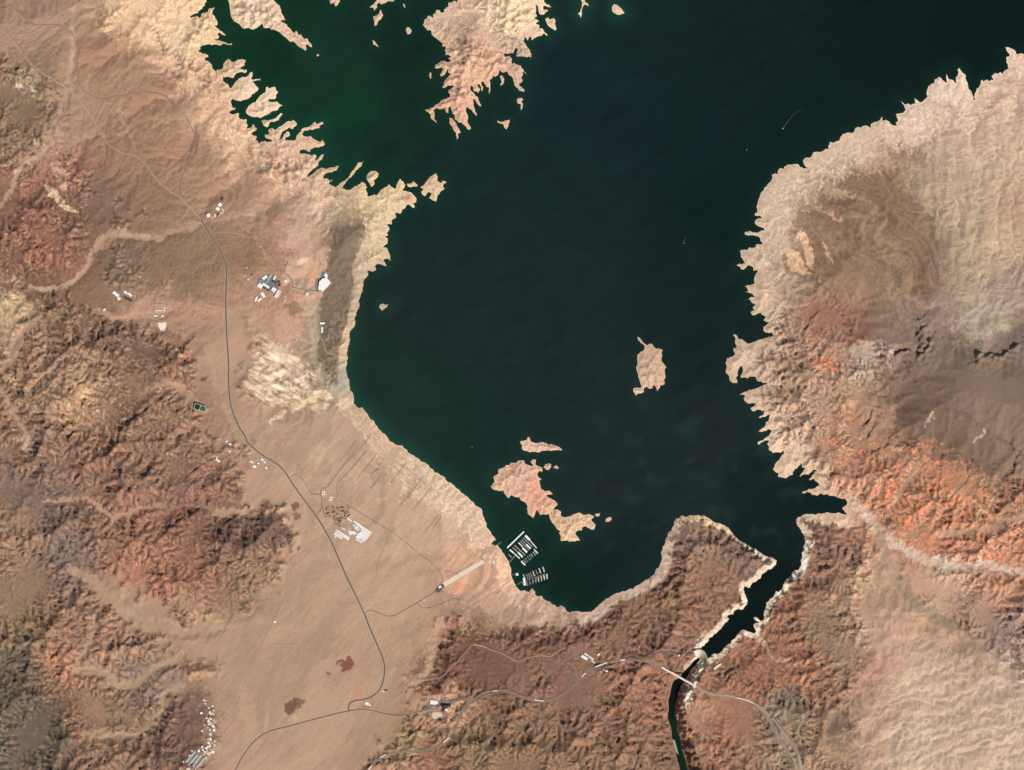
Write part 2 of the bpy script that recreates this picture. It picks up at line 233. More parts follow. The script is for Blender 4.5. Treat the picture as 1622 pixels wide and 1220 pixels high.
# ---- broad elevation (m above the lake) and width of the bare drawdown ring (map units)
ELEV = idw([(0,0,180),(250,150,130),(0,300,250),(150,400,180),(360,400,130),(450,450,90),(540,480,70),(400,600,110),(0,700,330),(200,700,300),
 (400,760,130),(200,900,200),(0,1000,330),(300,1000,170),(500,950,110),(450,1100,150),(600,1150,150),(0,1220,330),(350,1220,190),(650,850,45),
 (600,760,45),(700,950,50),(750,1050,150),(900,1050,180),(850,1150,240),(1000,1000,180),(1100,920,140),(1150,1150,220),(1250,1000,200),
 (1300,880,140),(1330,1120,230),(1400,1000,200),(1380,900,90),(1350,810,20),(1450,880,90),(1600,900,160),(1600,1000,260),(1500,1100,240),
 (1600,1200,280),(1450,1200,260),(1300,700,80),(1400,650,220),(1400,750,140),(1500,800,200),(1600,820,260),(1450,600,320),(1550,650,360),
 (1600,600,380),(1500,500,230),(1400,480,190),(1400,380,130),(1300,330,70),(1350,450,150),(1300,520,170),(1550,350,190),(1600,200,120),
 (1500,200,60),(1250,300,30),(740,60,40),(720,150,20),(830,760,35),(1030,580,60)], 10.0, 2.0, 30.0)[..., 0]
ELEV = samp(ELEV, XX, YY, 10.0)
RINGW = idw([(300,30,60),(400,150,60),(460,230,45),(520,270,40),(560,300,40),(610,310,40),(610,380,30),(575,450,9),(560,520,7),(550,590,8),(560,640,30),
 (640,700,60),(700,750,70),(770,830,40),(790,900,40),(820,950,30),(880,980,30),(940,965,10),(1000,940,9),(1050,880,10),(1065,830,7),(1110,815,6),
 (1150,840,6),(1225,885,5),(1180,940,5),(1150,1000,5),(1270,830,9),(1270,900,6),(1200,980,5),(1330,815,12),(1350,800,25),(1280,770,16),(1230,700,30),
 (1190,620,20),(1160,560,12),(1200,500,14),(1200,440,25),(1190,380,55),(1210,300,60),(1280,250,75),(1350,210,75),(1420,180,75),(1500,130,70),(1600,90,60),
 (740,60,45),(720,170,60),(830,760,40),(1030,580,14),(450,100,50)], 10.0, 2.0, 12.0)[..., 0]
RINGW = samp(RINGW, XX, YY, 10.0)
ZR = 36.0
dl = np.maximum(DSH, 0)
BASE = np.where(dl < RINGW, ZR * dl / RINGW, ZR + (ELEV - ZR) * (1 - np.exp(-np.maximum(dl - RINGW, 0) / 90.0)))

# ---- ruggedness of the ground: 1 = craggy mountain, 0 = alluvial plain
RUG = [  # (polygon, uplift, erosion grain)
 ([(-80,470),(40,460),(120,470),(180,500),(215,505),(250,520),(280,548),(308,565),(318,600),(300,625),(330,655),(305,672),(340,690),(365,700),(380,730),(372,760),(388,782),(372,800),(345,812),(390,806),(440,808),(462,838),(460,866),(430,880),(450,900),(440,932),(400,950),(370,970),(325,1000),(290,990),(255,962),(235,950),(215,928),(185,905),(130,900),(60,870),(-80,860)], 0.9),
 ([(-80,860),(60,875),(115,905),(150,930),(185,962),(215,985),(245,1000),(262,1025),(235,1040),(285,1056),(262,1085),(240,1105),(290,1104),(320,1100),(322,1180),(300,1300),(-80,1300)], 0.85),
 ([(284,1056),(300,1050),(345,1052),(345,1066),(300,1076)], 0.4),
 ([(-80,90),(60,100),(85,140),(105,205),(110,262),(140,250),(150,290),(190,300),(215,350),(178,362),(150,375),(132,412),(105,440),(40,470),(-80,470)], 0.45),
 ([(165,402),(198,382),(240,395),(275,440),(258,472),(200,478),(172,450)], 0.3),
 ([(640,1085),(660,1075),(690,1010),(700,985),(760,985),(840,1000),(900,990),(930,978),(985,968),(1050,932),(1065,885),(1070,832),(1110,822),(1160,852),(1222,886),(1212,900),(1178,925),(1176,960),(1148,990),(1108,1030),(1070,1080),(1058,1140),(1066,1300),(560,1300),(590,1195),(640,1135),(690,1125),(655,1100)], 0.75),
 ([(1272,832),(1330,825),(1380,830),(1382,895),(1362,955),(1366,1040),(1360,1150),(1345,1300),(1092,1300),(1082,1140),(1100,1075),(1130,1045),(1160,1015),(1200,995),(1222,950),(1260,912),(1278,870)], 0.65),
 ([(1215,505),(1240,482),(1300,450),(1350,470),(1360,530),(1425,565),(1412,620),(1405,690),(1480,715),(1560,740),(1700,760),(1700,885),(1600,890),(1500,892),(1430,866),(1392,826),(1360,795),(1310,775),(1270,738),(1235,700),(1205,640),(1185,590)], 0.55),
 ([(1405,860),(1500,905),(1700,905),(1700,1105),(1620,1085),(1560,1030),(1500,985),(1450,935)], 0.55),
 ([(1362,1030),(1400,962),(1480,985),(1560,1040),(1700,1105),(1700,1300),(1335,1300),(1348,1150)], 0.11),
 ([(1470,330),(1488,250),(1520,205),(1570,165),(1622,120),(1700,110),(1700,520),(1560,480),(1510,470),(1495,400)], 0.14),
 ([(520,300),(600,290),(645,300),(640,350),(600,420),(570,430),(555,600),(540,620),(505,600),(505,480),(520,400)], 0.22),
 ([(140,-80),(340,-80),(400,150),(520,250),(560,300),(500,310),(420,262),(340,160),(232,62),(160,44)], 0.34),
 ([(400,520),(440,540),(500,600),(490,640),(400,640),(385,600)], 0.22),
 ([(1180,330),(1260,380),(1330,360),(1300,470),(1210,500)], 0.15),
]
UP = np.full((NY, NX), 0.035)
for poly, u in RUG:
    UP = np.where(inside(poly), u, UP)
UP = np.where(BODY > 0, 0.34, UP)
UP = blur(UP, 2.5)
warp1 = noise(101, 12, 160, 2.2); warp2 = noise(102, 12, 160, 2.2)
UP = samp(UP, XX + 9 * warp1, YY + 9 * warp2)
UP = UP * 0.95 * np.clip(0.85 + 0.4 * noise(100, 50, 300, 2.5), 0.25, 1.8)

VALLEYS = [([(115,905),(150,920),(180,950),(205,975),(235,995),(290,1002),(345,995)], 15), ([(118,1060),(150,1062),(190,1085),(215,1085),(250,1055),(290,1040)], 10), ([(130,1165),(180,1165),(230,1160),(252,1135),(258,1105),(290,1085)], 9),
 ([(70,795),(140,788),(165,810),(180,825),(210,812),(250,803),(300,803),(345,812),(395,812)], 7), ([(225,620),(260,605),(290,612),(312,640)], 9), ([(0,610),(30,665),(45,690)], 8), ([(62,500),(45,520),(30,545),(20,570),(0,592)], 7),
 ([(118,10),(115,80),(112,140),(100,170),(85,210),(70,245),(40,250),(30,270),(20,300),(0,330)], 6), ([(310,355),(250,378),(200,372),(165,378),(145,402),(135,430),(110,450),(80,460),(50,455)], 9), ([(150,490),(180,505),(215,500),(270,488)], 9),
 ([(1345,800),(1372,815),(1392,838),(1420,866),(1460,886),(1500,897),(1560,894),(1625,908),(1690,915)], 12), ([(1395,848),(1402,880),(1425,925),(1465,968),(1500,985),(1535,1022),(1570,1060)], 18), ([(1420,842),(1480,845),(1540,842),(1590,828),(1622,815)], 8),
 ([(700,985),(690,1020),(680,1060),(660,1085)], 10), ([(1450,735),(1440,760),(1420,800)], 7), ([(180,575),(120,560),(60,600)], 4), ([(150,975),(147,1010),(125,1050)], 5)]
VAL = np.zeros((NY, NX))
for pts, wd in VALLEYS:
    D = np.full((NY, NX), 40.0); seg_dist(D, None, 0, pts, 40.0, False); VAL = np.maximum(VAL, 1 - sstep(wd / 2 - 1, wd / 2 + 3, D))
VAL = samp(VAL, XX + 3 * warp1, YY + 3 * warp2)
UP = UP * (1 - 0.96 * VAL)
GULLY = [sheet(1300,820,3.05,t) for t in ("100,1030 170,1000 300,930 400,860 480,840 620,820 710,780 730,700 660,660 560,610 420,590", "120,850 180,800 250,750 300,660", "180,1020 310,960 420,900 560,900 640,880 760,840 860,810 950,790 1100,770", "150,1120 200,1100 330,1050 450,980 600,970 720,930 830,910 982,900 1150,880",
   "140,1160 180,1140 320,1110 450,1040 560,1030 680,1010 800,970 982,960 1150,930", "440,1300 480,1215 560,1120 640,1090 720,1060 800,1020 982,1010 1150,1000", "500,1300 540,1215 640,1150 740,1110 850,1090 982,1060", "760,1300 800,1220 860,1170 982,1130 1100,1100", "360,880 400,800 480,760 600,720 700,740", "240,1215 300,1180 400,1150 500,1120")] + [
   [(1535,170),(1545,230),(1548,300),(1540,380),(1545,450)], [(1575,190),(1582,260),(1578,340),(1570,420),(1560,470)], [(1600,160),(1610,240),(1605,330),(1600,420)], [(1510,240),(1515,300),(1520,380),(1510,440)], [(1485,230),(1480,290),(1490,340),(1488,420),(1500,440)], [(1622,200),(1628,300),(1620,420)]]
GUL = np.full((NY, NX), 40.0)
for pts in GULLY: seg_dist(GUL, None, 0, pts, 40.0, False)
GUL = samp(GUL, XX + 5.0 * warp1, YY + 5.0 * warp2)
SMOOTH = np.zeros((NY, NX), bool)
for poly in ([(312,575),(360,480),(420,490),(398,640),(440,700),(560,640),(800,900),(820,965),(700,985),(640,1080),(600,1180),(560,1300),(340,1300),(345,1085),(262,1000),(115,908),(150,898),(330,1003),(440,935),(466,862),(395,800),(388,700)],
             [(1425,572),(1560,560),(1700,560),(1700,730),(1560,728),(1470,690),(1435,640)]):
    SMOOTH |= inside(poly)
SMOOTH = np.maximum(samp(blur(SMOOTH.astype(float), 4), XX + 6 * warp1, YY + 6 * warp2), VAL)
# scarps: lines whose south-east side stands higher, so that the low sun leaves the foot in shade (x, y..., height m)
SCARPS = [
 ([(1098,901),(1091,908),(1080,908),(1070,913),(1060,921),(1054,928)], 60), ([(1069,931),(1062,933),(1059,940)], 45),
 ([(1039,939),(1028,949),(1020,960)], 50), ([(972,971),(964,981),(958,990)], 45), ([(1010,948),(998,952),(990,962)], 40),
 ([(308,812),(294,826),(275,830)], 90), ([(345,858),(338,848),(352,838),(362,825),(372,822)], 60), ([(230,650),(215,660),(205,675),(195,680),(190,695),(175,712)], 55),
 ([(238,745),(225,763),(215,760),(202,750)], 50), ([(322,735),(310,742),(305,750)], 45), ([(985,1072),(1010,1060),(1030,1040)], 40), ([(930,1005),(900,1022),(880,1040)], 40),
 ([(1000,1130),(1015,1143),(1022,1135)], 45), ([(1010,1180),(1008,1200),(1000,1225)], 50), ([(1420,556),(1436,552),(1450,562),(1465,560),(1468,540)], 100), ([(1455,506),(1462,515),(1452,530),(1460,545)], 95),
 ([(1550,563),(1590,565),(1605,550)], 100), ([(1600,700),(1612,720),(1608,745)], 60), ([(1375,690),(1385,672)], 50), ([(1385,715),(1400,708),(1415,690)], 45), ([(1290,498),(1278,512),(1272,520)], 50),
 ([(1100,868),(1095,858),(1080,852),(1075,842)], 35), ([(1155,873),(1170,880),(1185,878),(1215,890)], 35), ([(1130,862),(1120,856),(1112,850)], 35), ([(1290,832),(1310,838),(1350,836),(1375,835)], 30),
 ([(1530,737),(1533,760),(1560,775)], 40), ([(1340,620),(1330,660)], 30), ([(1378,650),(1370,670)], 45)]

def coarse(a, k): return a[::k, ::k]
def nbmin(W):
    p = np.pad(W, 1, mode='edge'); ny, nx = W.shape
    r = np.minimum(p[:-2, 1:-1], p[2:, 1:-1]); c = np.minimum(r, W)
    c2 = np.pad(c, ((0, 0), (1, 1)), mode='edge')
    return np.minimum(np.minimum(c2[:, :-2], c2[:, 2:]), r)
def fill(h, out, eps):
    """raise closed hollows until everything drains to an outlet"""
    W = np.where(out, h, 1e6)
    for i in range(3000):
        N = np.maximum(h, nbmin(W) + eps); N = np.where(out, h, np.minimum(N, W))
        if i % 20 == 0 and np.array_equal(N, W): break
        W = N
    return W
def lift(h, fixed, n, eps):
    for i in range(n):
        m = nbmin(h); h = np.where((h <= m) & ~fixed, m + eps, h)
    return h
def edges(a):
    b = np.zeros(a.shape, bool); b[0] = b[-1] = True; b[:, 0] = b[:, -1] = True; return b
# ---- stream-power erosion, coarse to fine
def erode(h, up, fixed, step, iters, dt, K, smax, m=0.5, refill=False, sub=1):
    ny, nx = h.shape; N = ny * nx
    idx = np.arange(N).reshape(ny, nx); cell = step * PX
    offs = [(-1,-1),(-1,0),(-1,1),(0,-1),(0,1),(1,-1),(1,0),(1,1)]
    jit = np.random.default_rng(3).random((8, 1, 1)) * 0.0
    up_f = up.ravel(); fx = fixed.ravel(); Kf = K.ravel() if isinstance(K, np.ndarray) else K
    sm = smax.ravel()
    for it in range(iters):
        h = np.where(fixed, h, h + up * dt)
        h = fill(h, fixed, 0.02) if (refill and it % 8 == 0) else lift(h, fixed, 4, 0.01)
        best = np.zeros((ny, nx)); rcv = idx.copy(); dist = np.full((ny, nx), cell)
        hp = np.pad(h, 1, mode='edge')
        for dy, dx in offs:
            L = cell * math.hypot(dy, dx)
            s = (h - hp[1 + dy:1 + dy + ny, 1 + dx:1 + dx + nx]) / L
            s[0 if dy < 0 else (-1 if dy > 0 else slice(0, 0)), :] = -1 if dy else s[0:0]
            if dx < 0: s[:, 0] = -1
            if dx > 0: s[:, -1] = -1
            mk = s > best
            best[mk] = s[mk]; rcv[mk] = (idx + dy * nx + dx)[mk]; dist[mk] = L
        rcv = rcv.ravel(); dist = dist.ravel()
        rcv = np.where(fx, np.arange(N), rcv)
        order = np.argsort(rcv, kind='stable'); cnt = np.bincount(rcv, minlength=N); start = np.concatenate([[0], np.cumsum(cnt)[:-1]])
        roots = np.nonzero(rcv == np.arange(N))[0]
        levels = []; f = roots
        first = True
        while len(f):
            c = cnt[f]; tot = int(c.sum())
            if tot == 0: break
            rep = np.repeat(start[f] - np.concatenate([[0], np.cumsum(c)[:-1]]), c)
            d = order[rep + np.arange(tot)]
            d = d[rcv[d] != d]
            if len(d) == 0: break
            levels.append(d); f = d
        A = np.full(N, cell * cell)
        for d in reversed(levels): np.add.at(A, rcv[d], A[d])
        hf = h.ravel().copy()
        F = (Kf * dt * A ** m) / dist
        for _ in range(sub):
            for d in levels:
                r = hf[rcv[d]]
                v = (hf[d] + F[d] * r) / (1 + F[d])
                hf[d] = np.minimum(v, r + sm[d] * dist[d])
        h = hf.reshape(ny, nx)
    return h, A.reshape(ny, nx)

fixedF = WATER | RIV
SMAX = (0.30 + 0.38 * sstep(0.05, 0.6, UP)) * np.clip(1.0 + 0.2 * noise(14, 8, 60, 1.8), 0.5, 1.6)
SMAX = SMAX * (1 + 1.6 * sstep(1.1, 1.6, noise(15, 5, 40, 1.6)) * sstep(0.3, 0.6, UP))
SMAX = np.where((RINGW < 9) & (dl < 12), 2.2, SMAX)
rough = noise(11, 6, 300, 2.2)
H0 = BASE + rough * (3 + 60 * UP) * (1 - 0.8 * SMOOTH) * sstep(0, 20, dl)
# structural grain: ridge-and-gully country that runs one way
def region(poly, f=8): return samp(blur(inside(poly).astype(float), f), XX + 8 * warp1, YY + 8 * warp2)
G_SE = region([(1362,1030),(1395,975),(1470,985),(1560,1040),(1700,1105),(1700,1300),(1335,1300),(1348,1150)])
G_NE = region([(1470,330),(1488,250),(1520,200),(1570,150),(1622,110),(1700,100),(1700,500),(1560,480),(1510,470),(1495,400)])
G_FAN = region([(1250,330),(1400,260),(1480,330),(1500,480),(1440,540),(1330,470),(1240,430)])
G_NW = region([(-80,-80),(170,-80),(420,270),(470,330),(330,350),(150,280),(110,150),(-80,90)])
G_OR = region([(1230,560),(1400,600),(1480,710),(1690,780),(1690,930),(1480,885),(1380,830),(1230,700)])
G_EF = region([(1385,850),(1440,930),(1480,980),(1400,960),(1370,1000),(1372,900)])
d_se = noise(41, 9, 90, 2.0, ang=math.radians(-14), aniso=5.0); d_ne = noise(42, 8, 60, 1.9, ang=math.radians(80), aniso=5.0)
d_fan = noise(43, 4, 60, 1.5, ang=math.radians(52), aniso=6.0); d_nw = noise(44, 7, 80, 1.8, ang=math.radians(-36), aniso=4.0); d_or = noise(45, 8, 80, 1.9, ang=math.radians(-36), aniso=3.5); d_ef = noise(46, 4, 50, 1.5, ang=math.radians(75), aniso=6.0)
lw1 = noise(47, 90, 400, 2.5); lw2 = noise(48, 90, 400, 2.5)
d_fan, d_nw, d_ef = [samp(d, XX + 22 * lw1 + 1.5 * warp1, YY + 22 * lw2 + 1.5 * warp2) for d in (d_fan, d_nw, d_ef)]
G_WB = region([(388,605),(400,560),(430,535),(465,560),(503,602),(490,630),(440,645),(400,635)], 4); d_wb = noise(49, 4, 26, 1.5, ang=math.radians(32), aniso=4.0)
H0 = H0 + (4 * G_SE * d_se + 5 * G_NE * d_ne - 16 * VAL - (20 * G_SE + 16 * G_NE) * np.exp(-GUL / 6.0) + 5 * G_FAN * d_fan + 3.5 * G_NW * d_nw + 18 * G_OR * d_or + 3 * G_EF * d_ef + 7 * G_WB * d_wb) * sstep(4, 40, dl)
H0 = np.where(WATER, -6.0, H0)
H0 = np.where(RIV, 20.0, H0)
SC = np.zeros((NY, NX))
for pts, hh in SCARPS:
    # ramp: sharp on the NW side, decaying away to the SE
    D = np.full((NY, NX), 30.0); seg_dist(D, None, 0, pts, 30.0, False)
    c = np.mean(pts, 0); n = np.array([0.643, 0.766])       # towards the sun in map axes (x right, y down)
    P = np.array(pts); best = np.full((NY, NX), 1e9); side = np.zeros((NY, NX))
    a0 = int((P[:, 0].min() - 30 + MARG) / STEP); a1 = int((P[:, 0].max() + 30 + MARG) / STEP); b0 = int((P[:, 1].min() - 30 + MARG) / STEP); b1 = int((P[:, 1].max() + 30 + MARG) / STEP)
    for j in range(len(P) - 1):
        for t in np.linspace(0, 1, 24):
            q = P[j] * (1 - t) + P[j + 1] * t
            dx = XX[b0:b1, a0:a1] - q[0]; dy = YY[b0:b1, a0:a1] - q[1]; r = np.hypot(dx, dy)
            mk = r < best[b0:b1, a0:a1]
            best[b0:b1, a0:a1][mk] = r[mk]; side[b0:b1, a0:a1][mk] = (dx * n[0] + dy * n[1])[mk]
    SC += hh * np.where(D < 30, sstep(-1.2, 1.6, side) * np.exp(-np.maximum(D, 0) / 9.0), 0)
KM = 0.024 * (0.06 + 0.94 * sstep(0.03, 0.16, UP)) * (1 - 0.9 * SMOOTH)
# stage 1: 5-unit cells
fx4 = coarse(fixedF, 4); fx4 = fx4 | edges(fx4)
h = fill(coarse(H0, 4), fx4, 0.02); h, _ = erode(h, coarse(UP, 4), fx4, STEP * 4, 40, 7.0, coarse(KM, 4) * 0.62, coarse(SMAX, 4), refill=True)
d1 = h - coarse(H0, 4)
d1 = samp(d1, XX, YY, STEP * 4)
# stage 2: 2.5-unit cells
h = H0 + d1 + noise(12, 6, 40, 2.0) * (0.5 + 4 * UP) * (1 - 0.8 * SMOOTH) * sstep(0, 8, dl)
h = np.where(WATER, -6.0, np.where(RIV, 20.0, h))
hc = coarse(h, 2); fx2 = coarse(fixedF, 2); fx2 = fx2 | edges(fx2)
h2 = fill(hc, fx2, 0.01); h2, _ = erode(h2, coarse(UP, 2), fx2, STEP * 2, 20, 4.0, coarse(KM, 2) * 0.8, coarse(SMAX, 2))
h = h + samp(h2 - hc, XX, YY, STEP * 2)
# stage 3: full cells
h = h + noise(13, 2.5, 14, 1.6) * (0.2 + 1.5 * UP) * (1 - 0.8 * SMOOTH) * sstep(0, 5, dl)
# washed-out fan country: long shallow channels with short side ribs
rib_se = noise(51, 3.2, 9, 0.8, ang=math.radians(74), aniso=3.0); rib_ne = noise(52, 3.2, 10, 0.8, ang=math.radians(-8), aniso=3.0)
for gm, rib, dep, ra in ((G_SE, rib_se, 24.0, 3.6), (G_NE, rib_ne, 20.0, 3.0)):
    prof = blur(h, 22) + dep * (1 - np.exp(-GUL / 7.0)) + ra * rib * sstep(0.8, 5, GUL) * np.clip(0.8 + 0.6 * noise(54, 20, 90, 2.0), 0.1, 2) + 1.2 * noise(55, 2.5, 12, 1.2) + 5.0 * noise(53, 14, 90, 2.0)
    w = sstep(0.3, 0.85, gm) * 0.85; h = h * (1 - w) + prof * w
h = np.where(WATER, -6.0, np.where(RIV, 20.0, h))
h = lift(h, fixedF, 60, 0.01)
h, ACC = erode(h, UP, fixedF | edges(fixedF), STEP, 12, 2.5, KM * 1.0, SMAX, sub=2)
h = np.maximum(h, np.where(LAND, 0.6 * np.minimum(dl, 4) + 0.3, -1e3))
SC = samp(SC, XX + 2.0 * warp1 + 0.5 * noise(33, 4, 16, 1.5), YY + 2.0 * warp2 + 0.5 * noise(34, 4, 16, 1.5)) * np.clip(0.7 + 0.2 * noise(35, 8, 30, 1.5), 0.25, 1.2)
h = h + SC * LAND
# gorge below the dam: walls from the river up to the old surface
cw = np.where(RIVD > 0, RIVD, 0)
wallp = -149 + cw * PX * 1.25 * np.clip(1 + 0.25 * noise(31, 8, 60, 2.0), 0.6, 1.6) + 10 * noise(32, 2.5, 12, 1.5) * sstep(0, 3, cw)
h = np.where(LAND & (RIVD < 58), np.minimum(h, np.maximum(wallp, -146)), h)
h = np.where(RIV & LAND, np.minimum(h, -156.0), h)

# ------------------------------------------------------------------ roads: routes, then the ground is graded under them
T4, T5, T38, T66, TK = 4.055, 5.407, 5.069, 4.055, 6.1
ROADS = [  # (name, material key, width m, route, label, grade)
 ("road", "asphalt_grey", 11, sheet(0,0,T4,"-300,0 0,30 60,40 120,75 180,130 220,158 280,160 350,158 410,180 460,215 490,270 497,350 497,440 510,540 540,585 600,620 660,632 740,620 820,605 900,592 980,592 1050,610 1100,655 1150,700 1200,760 1240,840 1250,900 1230,980 1190,1080 1160,1170 1155,1216 1160,1246 1160,1265"), "grey road winding across the north-western desert plain"),
 ("road", "asphalt_pale", 11, sheet(0,0,T4,"-300,-60 0,190 60,240 120,310 180,390 260,460 340,510 420,560 480,610 530,670 580,740 640,840 700,930 780,980 860,1000 930,1050 980,1120 1030,1180 1080,1216") + sheet(0,290,T4,"1100,60 1160,95 1200,140 1250,190 1290,235"), "pale road running diagonally down the north-western plain"),
 ("road", "asphalt_dark", 19, sheet(0,290,T4,"1290,235 1310,265 1350,330 1400,410 1440,490 1455,570 1452,680 1450,800 1455,950 1465,1100 1470,1190") + sheet(0,580,T4,"1468,60 1470,130 1475,200 1490,280 1530,380 1580,460") + sheet(380,620,T5,"60,430 110,480 190,545 290,605 340,640 400,710 450,790 520,890 580,970 640,1050 700,1140") + sheet(380,840,T4,"545,0 590,80 650,220 700,330 750,430 800,540 840,640 880,730 920,830 930,900 910,1000 860,1060 800,1085 740,1095 710,1108 698,1130 698,1155"), "dark lakeshore road running south past the trailer park"),
 ("road", "asphalt_dark", 15, sheet(380,1000,T38,"-120,1300 0,1045 60,950 130,870 230,805 400,760 600,705 800,655 900,635 1000,625 1100,645 1200,668 1290,675 1400,655 1500,630") + sheet(660,960,T66,"80,660 180,635 270,605 350,595"), "dark road crossing the southern plain to the white resort building"),
 ("highway", "concrete_grey", 26, sheet(380,1000,T38,"900,1300 1000,1150 1030,1115 1080,1060 1140,1010 1220,980 1300,965 1450,960 1540,945") + sheet(660,960,T66,"80,915 150,890 200,850 245,790 275,710 310,650 370,600 430,560 510,545 590,550 670,580 750,605 830,610 900,590 970,550 1030,490 1080,435 1150,390 1220,365 1320,348 1400,345 1480,355 1560,385 1578,392"), "wide grey highway curving through the dark southern hills to the bridge"),
 ("highway", "concrete_tan", 26, sheet(980,980,TK,"745,655 800,690 880,720 960,740 1060,750 1140,765 1220,785 1300,815 1380,870 1450,940 1490,985") + sheet(1140,1060,7.63,"640,590 720,700 820,840 910,960 960,1090 990,1220 1010,1400"), "grey highway leaving the bridge to the south-east"),
 ("road", "concrete_tan", 12, sheet(1140,1060,7.63,"420,415 520,520 600,620 650,700 720,830 810,980 870,1070 930,1200 960,1400"), "second narrower carriageway south-west of the eastern highway"),
 ("road", "asphalt_dark", 8, sheet(980,980,TK,"30,390 60,355 110,345 180,360 250,380 310,365 370,330 430,315 500,325 560,350 590,400 580,450 545,495 590,430 630,375 690,320 735,304"), "thin dark road looping down to the western end of the dam"),
 ("road", "asphalt_dark", 8, sheet(980,980,TK,"862,395 880,435 905,455 930,490 960,480 1010,450 1020,420 1050,345 1070,430 1075,470 1040,510 985,545 990,590 1020,610 1050,580 1080,520 1120,500 1160,510 1190,570"), "thin dark road with hairpins climbing east from the dam"),
 ("road", "asphalt_dark", 8, sheet(905,1025,16.22,"300,680 320,600 380,530 480,470 520,430 650,480 760,520 900,545 1050,540 1200,450 1300,350 1400,230 1480,190 1600,180"), "dark service road weaving beside the highway below the warehouses"),
 ("road", "asphalt_brown", 10, sheet(380,840,T4,"800,530 840,515 890,530 950,552 1010,540 1080,500 1140,465 1200,428 1262,388"), "brown access road to the boat launch ramp"),
 ("road", "asphalt_brown", 8, sheet(380,840,T4,"1140,468 1160,490 1200,500 1280,480 1370,440 1420,450"), "short brown spur road curving south of the launch ramp"),
 ("road", "asphalt_brown", 8, sheet(380,840,T4,"1290,350 1300,300 1270,250 1220,200 1150,150 1080,90 1000,30") + sheet(380,620,T5,"1260,1180 1120,1095 940,985 835,925"), "brown road behind the beach from the campground to the launch ramp"),
 ("road", "asphalt_brown", 6, sheet(380,620,T5,"1020,475 900,620 760,805 705,830 690,890 725,935"), "western of two straight parallel tracks north of the campground"),
 ("road", "asphalt_brown", 6, sheet(380,620,T5,"1080,515 950,665 850,780 830,830 835,900 800,940"), "eastern of two straight parallel tracks north of the campground"),
 ("road", "asphalt_brown", 7, sheet(380,620,T5,"440,730 500,715 560,790 610,870 690,890 700,950 700,1010 650,1060"), "curved brown loop road between the lakeshore road and the campground"),
 ("road", "asphalt_brown", 8, sheet(535,1090,18.02,"930,260 1000,370 1010,450 960,540 860,545 740,540 700,510"), "small loop road round the lone buildings at the southern junction"),
 ("road", "asphalt_brown", 8, sheet(0,290,T4,"1295,235 1340,233 1385,228 1400,205"), "short spur road to the round white tank"),
 ("road", "asphalt_brown", 9, sheet(440,400,15.25,"250,200 160,350 150,480 270,590 360,720 350,830 420,850 700,910 950,930 1060,930"), "service road curling to the white covered reservoir"),
 ("road", "asphalt_pale", 9, sheet(440,400,15.25,"350,850 450,910 650,940 850,960 960,1020 980,1180") + sheet(440,430,S6,"395,300 385,400 380,500 385,600 420,650 450,740 490,795 540,800 590,840"), "pale road heading south along the dark peninsula"),
 ("road", "asphalt_dark", 6, sheet(270,1095,9.756,"500,190 600,290 640,340 645,460 630,570 655,660 655,780 640,860 560,960 420,1150 300,1300"), "dark street winding through the hillside trailer village"),
 ("dirt_track", "track", 7, sheet(380,840,T4,"1580,750 1500,735 1460,770 1400,840 1340,900 1290,945 1200,960 1100,970 1040,1050 970,1080 880,1065"), "pale dirt track skirting the dark lava hills"),
 ("dirt_track", "track", 8, sheet(660,960,T66,"370,250 440,265 480,284 545,305 600,335 640,355 675,350 730,330 800,320 860,325 920,285 955,272"), "pale dirt track climbing along the crest of the dark hills"),
 ("dirt_track", "track", 5, sheet(380,840,T4,"490,70 440,130 335,172 335,300 310,380 220,580 130,760 40,960 -40,1200"), "faint dirt track crossing the southern plain towards the trailer village"),
 ("dirt_track", "track", 5, sheet(380,840,T4,"310,380 350,600 380,760 410,920 430,1040"), "faint straight dirt track running south on the open plain"),
 ("dirt_track", "track", 5, sheet(380,840,T4,"-40,770 60,765 200,740 370,735"), "faint dirt track running east across the plain"),
 ("dirt_track", "track", 6, sheet(0,880,3.5875,"1220,830 1240,640 1240,500 1260,450 1300,432 1345,450 1365,500 1380,570"), "faint hairpin-shaped track north of the trailer village"),
 ("dirt_track", "track", 6, sheet(0,290,T4,"1380,315 1480,318 1560,335 1622,352 1700,370"), "pale track running east from the lakeshore road junction"),
 ("dirt_track", "track", 6, sheet(160,450,13.517,"20,640 150,670 320,690 480,650"), "short pale track in the western hills"),
 ("dirt_track", "asphalt_brown", 4, sheet(540,600,S6,"330,900 420,850 520,900 640,1000 760,1080"), "faint dark line crossing the old beach terraces east of the parallel tracks"),
 ("dirt_track", "asphalt_brown", 4, sheet(540,600,S6,"300,915 380,830 420,770"), "short faint dark track running down to the upper beach terrace"),
 ("dirt_track", "track", 5, sheet(540,600,S6,"60,440 160,560 270,690 420,740 620,850 800,1000 1000,1120"), "pale beach track running along the old strandline"),
 ("dirt_track", "track", 5, sheet(380,840,T4,"960,40 905,160 880,240 890,330"), "pale track crossing the plain below the trailer park"),
 ("dirt_track", "track", 5, sheet(660,780,S6,"260,840 520,700 700,560 820,480"), "pale track on the north side of the launch ramp"),
 ("dirt_track", "track", 5, sheet(660,780,S6,"420,1180 600,1060 760,960 900,860"), "pale track south of the launch ramp near the lower marina"),
 ("dirt_track", "track", 10, sheet(160,450,13.517,"930,540 970,640 1080,720 1250,770 1500,800"), "broad pale haul track beside the gravel yard"),
]
